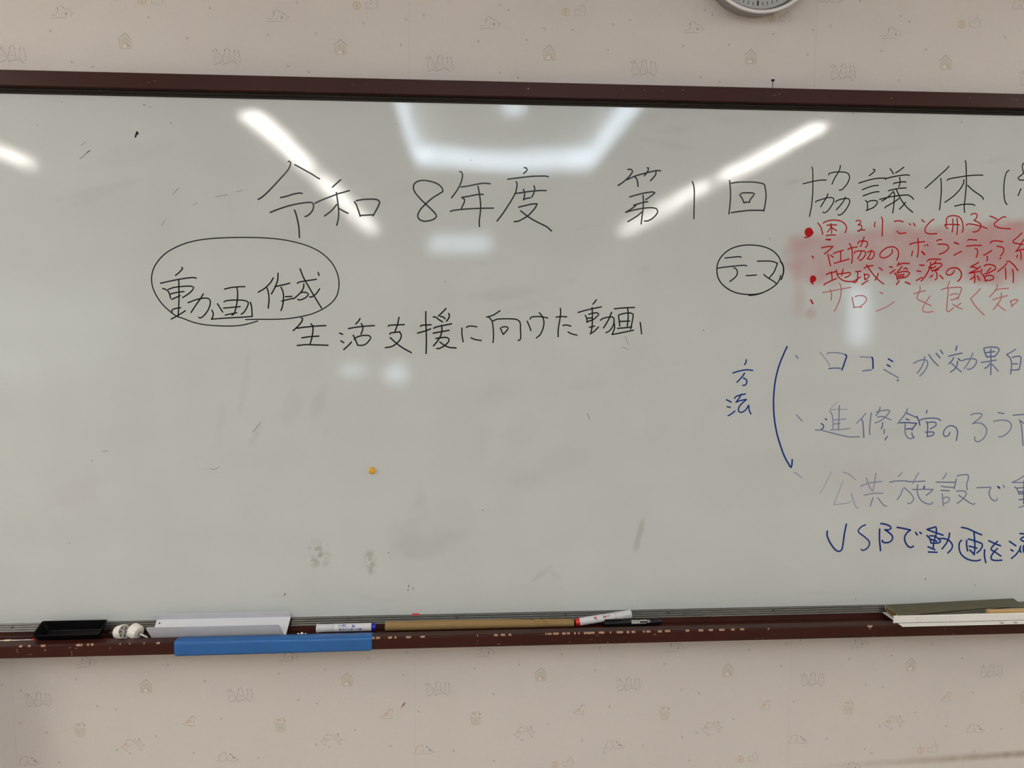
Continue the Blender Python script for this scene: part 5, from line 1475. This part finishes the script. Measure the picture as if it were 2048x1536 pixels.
# ------------------------------------------------------------------ things in the tray
def text_mesh(s, size):
    """flat lettering as (verts, faces) with its lower left corner at 0"""
    cu = bpy.data.curves.new('lettering', 'FONT')
    cu.body = s
    cu.size = size
    cu.resolution_u = 2
    ob = bpy.data.objects.new('lettering', cu)
    COL.objects.link(ob)
    me = bpy.data.meshes.new_from_object(ob.evaluated_get(bpy.context.evaluated_depsgraph_get()))
    vs = [tuple(v.co) for v in me.vertices]
    fs = [tuple(p.vertices) for p in me.polygons]
    bpy.data.objects.remove(ob)
    bpy.data.curves.remove(cu)
    bpy.data.meshes.remove(me)
    return vs, fs
def wrap_text(mb, s, size, x0, ang, rad, mi=0, sx=1.0, flip=False, bold=0.0):
    """letters wrapped on a barrel lying along x; ang = middle of the line, measured from the front up"""
    vs, fs = text_mesh(s, size)
    if not vs:
        return
    for off in ((0, 0), (bold, 0), (0, bold), (bold, bold)) if bold else ((0, 0),):
        out = []
        for a, b_, c in vs:
            a = (a + off[0]) * sx
            b_ = b_ + off[1] - size * 0.35
            if flip:
                a, b_ = -a, -b_
            th = ang + b_ / rad
            rr_ = rad + 0.00015
            out.append((x0 + a, -rr_ * math.cos(th), rr_ * math.sin(th)))
        mb.add(out, fs, mi)
M_white = mat('white marker barrel', (0.62, 0.63, 0.66), 0.4)
M_cap = mat('pale grey marker cap', (0.58, 0.59, 0.62), 0.4)
def board_marker(label, loc, rot, ink, plug, flip, lines):
    t = thing('whiteboard_marker', label, 'marker', loc, rot)
    R_ = 0.0090
    s = -1 if flip else 1           # cap at the local left end, or at the right end
    X_ = lambda v: [(a * s, r_) for a, r_ in v]
    MB().lathe(X_([(-0.028, R_ * 0.985), (-0.0278, R_), (0.056, R_), (0.0572, R_ * 0.95)]), n=32).build('barrel', M_white, t, smooth=40)
    cp = MB().lathe(X_([(-0.067, R_ * 0.82), (-0.0668, R_ * 1.02), (-0.0648, R_ * 1.16), (-0.0632, R_ * 1.16), (-0.0628, R_ * 1.0), (-0.0292, R_ * 1.015), (-0.0286, R_ * 0.96)]), n=32)
    for k in range(6):
        a = k * math.pi / 3 + 0.4
        cp.lathe(X_([(-0.063, 0.0012), (-0.048, 0.0004)]), (0, -R_ * math.cos(a), R_ * math.sin(a)), (1, 0, 0), 6)
    cp.build('cap', M_cap, t, smooth=40)
    MB().lathe(X_([(0.0570, R_ * 0.90), (0.0574, R_ * 0.97), (0.0655, R_ * 0.93), (0.0668, R_ * 0.80)]), n=28).build('end_plug', plug, t, smooth=40)['label'] = 'coloured end plug'
    mb = MB()
    for s_, size, x0, ang, sx, bold in lines:
        wrap_text(mb, s_, size, x0, ang, R_, 0, sx, flip, bold)
    mb.build('barrel_print', ink, t)
    return t
M_blueink = mat('blue print', (0.02, 0.06, 0.36), 0.5)
M_blueplug = mat('blue plastic plug', (0.008, 0.012, 0.36), 0.3)
M_redink = mat('red print', (0.36, 0.015, 0.05), 0.5)
M_redplug = mat('red plastic plug', (0.62, 0.018, 0.01), 0.3)
board_marker('white marker with a blue end plug lying beside the white metal bracket', (-0.1505, -0.047, FLOOR + 0.0095), (0, 0, 0.004), M_blueink, M_blueplug, False, [
    ('artline', 0.0030, -0.0185, 0.95, 1.3, 0.0002), ('潤芯', 0.0042, -0.0085, 0.95, 1.0, 0.0004), ('3c', 0.0085, 0.0125, 0.74, 1.05, 0.0007), ('•••••••••••••••••••••••••••••••', 0.0022, -0.0185, 0.52, 1.0, 0.0002),
    ('ホワイトボード用', 0.0062, -0.0165, -0.12, 1.05, 0.0005), ('▲', 0.007, 0.0345, 0.2, 1, 0)])
board_marker('white marker with a red end plug, propped slanting behind the black pen', (0.4440, -0.0415, 0.7962), (0.10, -0.112, 0.06), M_redink, M_redplug, True, [
    ('artline', 0.0030, 0.0160, 0.80, 1.3, 0.0002), ('潤芯', 0.0042, 0.0060, 0.80, 1.0, 0.0004), ('3c', 0.0085, -0.0155, 0.80, 1.05, 0.0007), ('•••••••••••••••••••••••••••••••', 0.0022, 0.0170, 1.28, 1.0, 0.0002)])
# slim black marker
M_pen = mat('black pen barrel', (0.007, 0.007, 0.008), 0.3, spec=0.25)
t = thing('slim_marker', 'slim black whiteboard marker lying in the tray in front of the red plugged marker', 'marker', (0.5120, -0.0505, FLOOR + 0.0078), (0, 0, 0.02))
MB().lathe([(-0.0052, 0.0074), (0.0480, 0.0074), (0.0600, 0.0070), (0.0615, 0.0062), (0.0660, 0.0060), (0.0685, 0.0045), (0.0690, 0.002)], n=28).build('barrel', M_pen, t, smooth=40)
cp = MB().lathe([(-0.0690, 0.0045), (-0.0682, 0.0060), (-0.0660, 0.0070), (-0.0055, 0.0078), (-0.0050, 0.0074)], n=28)
cp.box(-0.066, -0.03, -0.0030, 0.0030, 0.0066, 0.0092)
cp.build('cap', M_pen, t, smooth=40)
M_wprint = mat('white print', (0.72, 0.72, 0.72), 0.5)
mb = MB()
wrap_text(mb, 'WHITE BOARD', 0.0046, -0.0045, 0.95, 0.0074, 0, 1.18, False, 0.0003)
wrap_text(mb, 'MARKER', 0.0046, -0.0045, 0.42, 0.0074, 0, 1.12, False, 0.0003)
for x0, x1, a0, a1 in ((-0.0045, 0.031, 0.11, 0.19), (-0.0045, 0.031, 0.0, 0.04)):
    mb.add([(x, -0.00755 * math.cos(a), 0.00755 * math.sin(a)) for x, a in ((x0, a0), (x1, a0), (x1, a1), (x0, a1))], [(0, 1, 2, 3)])
for r_ in (0.0026, 0.0017):
    for k in range(18):
        q = [(0.0365 + (r_ + d) * math.cos(h), 0.62 + (r_ + d) * math.sin(h) / 0.0076) for d, h in ((0, 2 * math.pi * k / 18), (0.0005, 2 * math.pi * k / 18), (0.0005, 2 * math.pi * (k + 1) / 18), (0, 2 * math.pi * (k + 1) / 18))]
        mb.add([(x, -0.00757 * math.cos(a), 0.00757 * math.sin(a)) for x, a in q], [(0, 1, 2, 3)])
mb.build('barrel_print', M_wprint, t)

# black dish, tilted against the rail
M_dish = mat('black plastic dish', (0.0035, 0.0035, 0.004), 0.42, spec=0.18)
t = thing('plastic_dish', 'shallow open black plastic dish at the left end of the tray', 'dish', (-0.7525, -0.0552, FLOOR + 0.0150), (math.radians(19), 0, 0))
def rrect(hx, hy, r_, n=4):
    P = []
    for cx, cy, a0 in ((hx - r_, hy - r_, 0), (-hx + r_, hy - r_, 90), (-hx + r_, -hy + r_, 180), (hx - r_, -hy + r_, 270)):
        for k in range(n + 1):
            a = math.radians(a0 + 90 * k / n)
            P.append((cx + r_ * math.cos(a), cy + r_ * math.sin(a)))
    return P
def ring(hx, hy, r_, z):
    return [(a, b_, z) for a, b_ in rrect(hx, hy, r_)]
MB().loft([ring(0.058, 0.0165, 0.004, -0.0100), ring(0.0605, 0.019, 0.005, -0.0085), ring(0.0712, 0.0235, 0.004, 0.0150), ring(0.0706, 0.0230, 0.004, 0.0157), ring(0.0692, 0.0218, 0.0035, 0.0150), ring(0.0595, 0.0178, 0.004, -0.0068), ring(0.0570, 0.0155, 0.004, -0.0078)]).build('dish_body', M_dish, t, smooth=35)
MB().box(-0.056, 0.05, 0.0138, 0.0150, -0.0080, -0.0070).build('dish_ridge', M_dish, t)

# two clamp knobs
M_ivory = mat('ivory plastic', (0.74, 0.71, 0.66), 0.42)
M_zinc = mat('zinc plated steel', (0.55, 0.56, 0.55), 0.28, metal=0.9)
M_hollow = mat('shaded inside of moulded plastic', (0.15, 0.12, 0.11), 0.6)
def knob(label, loc, axis, open_face):
    t = thing('clamp_knob', label, 'knob', loc)
    a = Vector(axis).normalized()
    R_ = 0.0160
    if open_face:      # spoked hollow face forward, screw behind
        bd = MB().lathe([(-0.0110, R_ * 0.72), (-0.0100, R_ * 0.84), (0.0092, R_), (0.0102, R_ * 0.98), (0.0102, R_ * 0.84), (0.0020, R_ * 0.80)], (0, 0, 0), a, 72, caps=True, lobes=24, lobe=0.035)
        bd.build('knob_body', M_ivory, t, smooth=30)
        e = a.orthogonal().normalized()
        g = a.cross(e)
        sp = MB()
        for k in range(3):
            th = k * math.pi / 3 + 0.35
            d = e * math.cos(th) + g * math.sin(th)
            h = a.cross(d)
            P = [d * s1 * R_ * 0.83 + h * s2 * 0.0006 for s1, s2 in ((-1, -1), (1, -1), (1, 1), (-1, 1))]
            sp.add([p + a * 0.0020 for p in P] + [p + a * 0.0092 for p in P], [(0, 1, 2, 3), (7, 6, 5, 4), (0, 4, 5, 1), (1, 5, 6, 2), (2, 6, 7, 3), (3, 7, 4, 0)])
        sp.build('spokes', M_ivory, t)
        MB().lathe([(0.00205, 0.0001), (0.00215, R_ * 0.80)], (0, 0, 0), a, 40, caps=False).build('hollow_face', M_hollow, t)['label'] = 'brownish hollow face'
        s = MB().lathe([(-0.036, 0.0019), (-0.035, 0.0026), (-0.007, 0.0026)], (0, 0, 0), a, 14)
    else:
        bd = MB().lathe([(-0.0108, R_ * 0.92), (-0.0098, R_), (0.0050, R_ * 0.98), (0.0088, R_ * 0.88), (0.0102, R_ * 0.72), (0.0102, 0.0044), (0.0070, 0.0036)], (0, 0, 0), a, 72, caps=True, lobes=24, lobe=0.035)
        bd.build('knob_body', M_ivory, t, smooth=30)
        s = MB().lathe([(0.0055, 0.0027), (0.0330, 0.0027), (0.0345, 0.0019)], (0, 0, 0), a, 14)
    s.build('screw', M_zinc, t, smooth=40)
knob('left white clamp knob, its spoked hollow face turned to the other knob', (-0.6445, -0.0585, FLOOR + 0.0158), (0.86, -0.40, 0.20), True)
knob('right white clamp knob, its bare screw pointing at the white bracket', (-0.6125, -0.0585, FLOOR + 0.0158), (0.88, -0.38, -0.24), False)

# white metal channel bracket
M_wmetal = mat('white powder coated metal', (0.60, 0.61, 0.66), 0.36, noise_amt=0.02, noise_scale=30)
t = thing('channel_bracket', 'long white metal channel bracket leaning in the tray above the blue tape', 'bracket', (-0.43, -0.062, FLOOR))
A_, B_, C_, D_ = Vector((-0.0625, 0.7812)), Vector((-0.0755, 0.8120)), Vector((-0.0290, 0.8105)), Vector((-0.0345, 0.8240))
def plate(mb, p, q, xa, xb, th, nrm, corner=None):
    """plate from edge p to edge q; at q the ends may be cut (xa2, xb2) and rounded"""
    xa1, xa2 = xa
    xb1, xb2 = xb
    N_ = Vector(nrm).normalized() * th
    d = q - p
    out = []
    rc = corner or 0.0
    L_ = d.length
    u = d / L_
    P = [(xa1, p), (xb1, p)]
    if rc:
        for k in range(6):
            a = math.pi / 2 * k / 5
            P.append((xb2 - rc + rc * math.cos(a), q - u * rc + u * rc * math.sin(a)))
        for k in range(6):
            a = math.pi / 2 * k / 5
            P.append((xa2 + rc - rc * math.sin(a), q - u * rc + u * rc * math.cos(a)))
    else:
        P += [(xb2, q), (xa2, q)]
    n = len(P)
    v = [(x + 0.43, w_.x + 0.062, w_.y - FLOOR) for x, w_ in P] + [(x + 0.43, w_.x + N_.x + 0.062, w_.y + N_.y - FLOOR) for x, w_ in P]
    mb.add(v, [tuple(range(n)), tuple(range(n, 2 * n))[::-1]] + [(i, (i + 1) % n, n + (i + 1) % n, n + i) for i in range(n)])
mb = MB()
plate(mb, A_, C_, (-0.5780, -0.5785), (-0.2830, -0.2790), 0.0011, (-0.72, -0.69))
plate(mb, A_, B_, (-0.5760, -0.5835), (-0.2860, -0.2930), 0.0010, (0.9, 0.4), 0.005)
plate(mb, C_, D_, (-0.5785, -0.5855), (-0.2790, -0.2800), 0.0010, (0.9, 0.4), 0.007)
mb.build('channel', M_wmetal, t)
q = A_ + (C_ - A_) * 0.80
MB().lathe([(0, 0.0018), (0.0004, 0.0018)], (-0.5695 + 0.43, q.x - 0.0004 + 0.062, q.y + 0.0006 - FLOOR), (-0.69, -0.05, 0.72) if False else (0, -0.69, 0.72), 14).build('screw_hole', M_black, t)

# blue tape wrapped over the tray lip
M_btape = mat('blue adhesive tape', (0.012, 0.110, 0.35), 0.36, noise_amt=0.07, noise_scale=25, bump=0.3, bump_scale=60, bump_dist=0.001)
prof = [(-0.0772, LIP + 0.0004), (-0.085, LIP + 0.0007), (-0.094, LIP + 0.0006), (-0.1012, LIP + 0.0005), (-0.1040, LIP - 0.0020), (-0.1043, 0.783), (-0.1045, 0.777), (-0.1046, 0.770), (-0.1046, 0.7625), (-0.1042, 0.7582)]
cols_ = 90
rings = []
for k in range(cols_ + 1):
    s = k / cols_
    rg = []
    for j, (y, z) in enumerate(prof):
        x = -0.5125 + 0.428 * s
        if k == 0:
            x += (0.004 if j in (0,) else 0) + (0.003 if j == len(prof) - 1 else 0)
        if k == cols_:
            x -= 0.0015 * j / 9 + (0.004 if j == len(prof) - 1 else 0)
        wv = noise.noise(Vector((x * 55, j * 0.55, 3.1)))
        yy = y - (0.0009 * max(0, wv) if j > 4 else 0)
        zz = z + (0.0005 * max(0, noise.noise(Vector((x * 40, j, 9)))) if j < 4 else 0)
        if j == len(prof) - 1:
            zz += 0.0015 * s + 0.0006 * wv
        rg.append((x + 0.30, yy, zz - 0.7582))
    rings.append(rg)
mb = MB().loft(rings, closed=False)
nv = len(mb.v)
o = mb.build('tape_strip', M_btape, smooth=70)
o.location = (-0.30, 0, 0.7582)
sol = o.modifiers.new('thickness', 'SOLIDIFY')
sol.thickness = 0.00025
sol.offset = 0
tag(o, 'strip of bright blue tape wrapped over the front lip of the brown tray', 'tape')

# kraft paper tube with two folds near its right end
M_kraft = mat('kraft paper', (0.27, 0.17, 0.062), 0.65, noise_amt=0.08, noise_scale=60, stretch=(1, 6, 6))
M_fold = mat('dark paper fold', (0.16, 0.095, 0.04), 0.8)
t = thing('paper_roll', 'long rolled tube of brown kraft paper in the middle of the tray', 'paper', (0.1545, -0.0470, FLOOR))
rings = []
for x, ry, rz, dz in ((-0.2165, 0.0106, 0.0108, 0), (-0.10, 0.0106, 0.0108, 0), (0.0, 0.0105, 0.0106, 0), (0.08, 0.0102, 0.0100, 0), (0.118, 0.0103, 0.0096, 0), (0.124, 0.0098, 0.0088, 0), (0.131, 0.0104, 0.0099, 0), (0.142, 0.0104, 0.0100, 0.0002), (0.147, 0.0097, 0.0090, 0), (0.154, 0.0103, 0.0097, 0), (0.190, 0.0100, 0.0092, 0), (0.212, 0.0095, 0.0088, 0), (0.219, 0.0086, 0.0080, 0)):
    rg = []
    for k in range(28):
        a = 2 * math.pi * k / 28
        sk = 0.0030 * math.sin(a) if 0.11 < x < 0.16 else 0
        rg.append((x - sk * 1.5, -ry * math.cos(a), rz + dz + rz * math.sin(a)))
    rings.append(rg)
MB().loft(rings, caps=False).build('paper_tube', M_kraft, t, smooth=40)
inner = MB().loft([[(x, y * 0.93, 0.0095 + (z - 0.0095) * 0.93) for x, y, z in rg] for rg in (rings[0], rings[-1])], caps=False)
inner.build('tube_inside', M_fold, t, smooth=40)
for x0, s in ((0.126, 1.0), (0.149, 1.0)):
    cr = MB()
    rg = []
    for k in range(9):
        a = -0.2 + 1.9 * k / 8
        xx = x0 + 0.010 - 0.0085 * k / 4 + (0.002 if k > 5 else 0) * s
        rg.append([(xx, -0.01085 * math.cos(a), 0.0100 + 0.0103 * math.sin(a)), (xx + 0.0011, -0.0109 * math.cos(a), 0.0100 + 0.01035 * math.sin(a))])
    cr.loft(rg, closed=False, caps=False).build('fold_crease', M_fold, t)

# white fin channel, card sleeve and wooden stick on the right
M_wfin = mat('white painted metal with specks', (0.70, 0.69, 0.66), 0.4)
nt = M_wfin.node_tree
b = nt.nodes['Principled BSDF']
tc = nt.nodes.new('ShaderNodeTexCoord')
vo = nt.nodes.new('ShaderNodeTexNoise')
vo.inputs['Scale'].default_value = 330
vo.inputs['Detail'].default_value = 4
nt.links.new(tc.outputs['Object'], vo.inputs['Vector'])
cr = nt.nodes.new('ShaderNodeValToRGB')
cr.color_ramp.elements[0].position = 0.26
cr.color_ramp.elements[0].color = (0.16, 0.15, 0.14, 1)
cr.color_ramp.elements[1].position = 0.37
cr.color_ramp.elements[1].color = (0.70, 0.69, 0.66, 1)
nt.links.new(vo.outputs['Fac'], cr.inputs[0])
nt.links.new(cr.outputs[0], b.inputs['Base Color'])
M_wplain = mat('white painted metal', (0.70, 0.69, 0.65), 0.36)
t = thing('fin_channel', 'long speckled white metal channel lying across the tray lip at the far right', 'bracket', (1.44, -0.09, LIP))
g0, g1 = 1.1265, 1.76
pz = LIP + 0.0006
mb = MB().box(g0 - 1.44, g1 - 1.44, -0.1150 + 0.09, -0.0320 + 0.09, pz - LIP, pz - LIP + 0.0013)
mb.build('base_plate', M_wplain, t, bevel=0.0004)
mb = MB().prism([(-0.0968 + 0.09, 0.0019), (-0.0968 + 0.09, 0.0175), (-0.0962 + 0.09, 0.0190), (-0.0946 + 0.09, 0.0194), (-0.0942 + 0.09, 0.0184), (-0.0952 + 0.09, 0.0176), (-0.0953 + 0.09, 0.0019)], 1.1155 - 1.44, g1 - 1.44)
mb.build('upright_fin', M_wfin, t)['label'] = 'upright fin dotted with dark specks'
MB().box(1.118 - 1.44, g1 - 1.44, -0.0974 + 0.09, -0.0968 + 0.09, 0.0019, 0.0026).build('crease_line', M_black, t)  # dark line along the crease at the foot of the fin
for x in (1.3705, 1.4035):
    MB().add([(x - 1.44 + 0.0055 * math.cos(a), -0.1090 + 0.09 + 0.0024 * math.sin(a), 0.00196) for a in [2 * math.pi * k / 20 for k in range(20)]], [tuple(range(20))]).build('slot_hole', M_black, t)
M_card = mat('olive grey card', (0.075, 0.068, 0.038), 0.6, noise_amt=0.12, noise_scale=70, stretch=(0.4, 3, 3))
M_cardin = mat('brown card inside', (0.16, 0.085, 0.03), 0.7)
M_cardedge = mat('pale card edge', (0.42, 0.40, 0.27), 0.6)
t = thing('card_sleeve', 'folded olive grey card sleeve with an open left end, lying on the white channel', 'card', (1.30, -0.055, LIP + 0.0031))
def card_ring(x, s):
    """cross section: open tear-drop at s = 0, flat fold at s = 1"""
    a = [(-0.030, 0.0145), (-0.045, 0.0142), (-0.060, 0.0125), (-0.070, 0.0092), (-0.0765, 0.0050), (-0.0740, 0.0012), (-0.066, 0.0002), (-0.054, 0.0004), (-0.042, 0.0022), (-0.032, 0.0060)]
    c = [(-0.0265, 0.0240), (-0.034, 0.0232), (-0.041, 0.0222), (-0.049, 0.0210), (-0.0570, 0.0198), (-0.0572, 0.0190), (-0.049, 0.0196), (-0.041, 0.0206), (-0.034, 0.0216), (-0.0270, 0.0228)]
    return [(x - 1.30, p[0] * (1 - s) + q[0] * s + 0.055, p[1] * (1 - s) + q[1] * s) for p, q in zip(a, c)]
R1 = [card_ring(1.1300 + 0.3300 * k / 24 + (0.004 if k == 0 else 0), (k / 24) ** 0.8) for k in range(25)]
R1[0] = [(x + (0.010 * max(0, (-y - 0.0) / 0.02) if z > 0.006 else 0), y, z) for x, y, z in R1[0]]
MB().loft(R1, caps=False).build('card_body', M_card, t, smooth=35)
c0 = R1[0]
cy = sum(p[1] for p in c0) / 10
cz = sum(p[2] for p in c0) / 10
sc_ = lambda p, k, dx: (p[0] + dx, cy + (p[1] - cy) * k, cz + (p[2] - cz) * k)
MB().loft([[sc_(p, 0.90, 0.0) for p in c0], [sc_(p, 0.88, 0.05) for p in c0]], caps=True).build('sleeve_inside', M_cardin, t, smooth=40)['label'] = 'brown inside of the sleeve'
MB().loft([[sc_(p, 1.08, -0.0006) for p in c0], [sc_(p, 0.89, -0.0006) for p in c0]], caps=False).build('sleeve_edge', M_cardedge, t)['label'] = 'pale cut edge'
fl = MB()
rows = []
for k in range(21):
    s = k / 20
    x = 1.20 + 0.262 * s
    wv = 0.0026 * math.exp(-((x - 1.405) / 0.025) ** 2)
    y0 = -0.070 + 0.010 * s
    z0 = 0.0030 + 0.0150 * s ** 1.1 + wv
    rows.append([(x - 1.30, y0 + 0.055, z0), (x - 1.30, y0 + 0.020 + 0.055, z0 + 0.0010)])
fl.loft(rows, closed=False, caps=False)
o = fl.build('card_flap', M_card, t, smooth=40)
s_ = o.modifiers.new('thickness', 'SOLIDIFY')
s_.thickness = 0.0009
M_wood = mat('pale wood', (0.50, 0.32, 0.13), 0.5, noise_amt=0.12, noise_scale=20, stretch=(1, 25, 25))
t = thing('wooden_stick', 'square pale wooden stick under the olive card sleeve at the right edge', 'stick', (1.55, -0.0800, LIP + 0.0019 + 0.0100))
MB().loft([[(-0.196, y * 0.7, z * 0.7) for y, z in rrect(0.0060, 0.0098, 0.001, 2)]] + [[(x, y, z) for y, z in rrect(0.0060, 0.0098, 0.001, 2)] for x in (-0.194, 0.20)]).build('stick_body', M_wood, t, smooth=40)

# matchstick thin rod with a red tip, at the left end
M_rod = mat('clear brown rod', (0.10, 0.06, 0.05), 0.12, spec=0.8, coat=0.6)
M_redtip = mat('red tip', (0.55, 0.02, 0.015), 0.4)
M_cream = mat('cream sleeve', (0.78, 0.66, 0.40), 0.4)
t = thing('thin_rod', 'thin glossy rod with a red tip and a cream sleeve beside the black dish', 'rod', (-0.880, -0.0590, FLOOR + 0.0024))
MB().lathe([(-0.10, 0.0018), (-0.012, 0.0020), (0.044, 0.0021)], n=12).build('rod', M_rod, t, smooth=40)
MB().lathe([(-0.016, 0.0014), (-0.0145, 0.0022), (-0.001, 0.0024), (-0.0005, 0.0021)], n=12).build('cream_sleeve', M_cream, t, smooth=40)
MB().lathe([(0.044, 0.0020), (0.0455, 0.0027), (0.0495, 0.0027), (0.0515, 0.0010)], n=12).build('red_tip', M_redtip, t, smooth=40)

# white crumbs on the tray lip beside the blue tape
M_crumb = mat('white plaster crumb', (0.78, 0.77, 0.74), 0.7)
rr = random.Random(11)
for k, (x, y, s, lab) in enumerate(((-0.2835, -0.0705, 0.0022, 'white crumb by the right foot of the channel bracket'), (-0.2530, -0.0725, 0.0026, 'leftmost white crumb of the clump near the blue plugged marker'), (-0.2450, -0.0715, 0.0030, 'middle white crumb of the clump near the blue plugged marker'), (-0.2370, -0.0725, 0.0025, 'rightmost white crumb of the clump near the blue plugged marker'))):
    mb = MB()
    rings = []
    for j, (h, q) in enumerate(((0, 0.7), (0.45, 1.0), (0.9, 0.75), (1.15, 0.3))):
        rings.append([(1.5 * s * q * math.cos(a) * rr.uniform(0.75, 1.15), 0.8 * s * q * math.sin(a) * rr.uniform(0.75, 1.1), 3.4 * s * h) for a in [2 * math.pi * i / 9 for i in range(9)]])
    o = mb.loft(rings).build('plaster_crumb', M_crumb)
    o.location = (x, y, FLOOR)
    tag(o, lab, 'crumb', 'white crumbs in the tray')
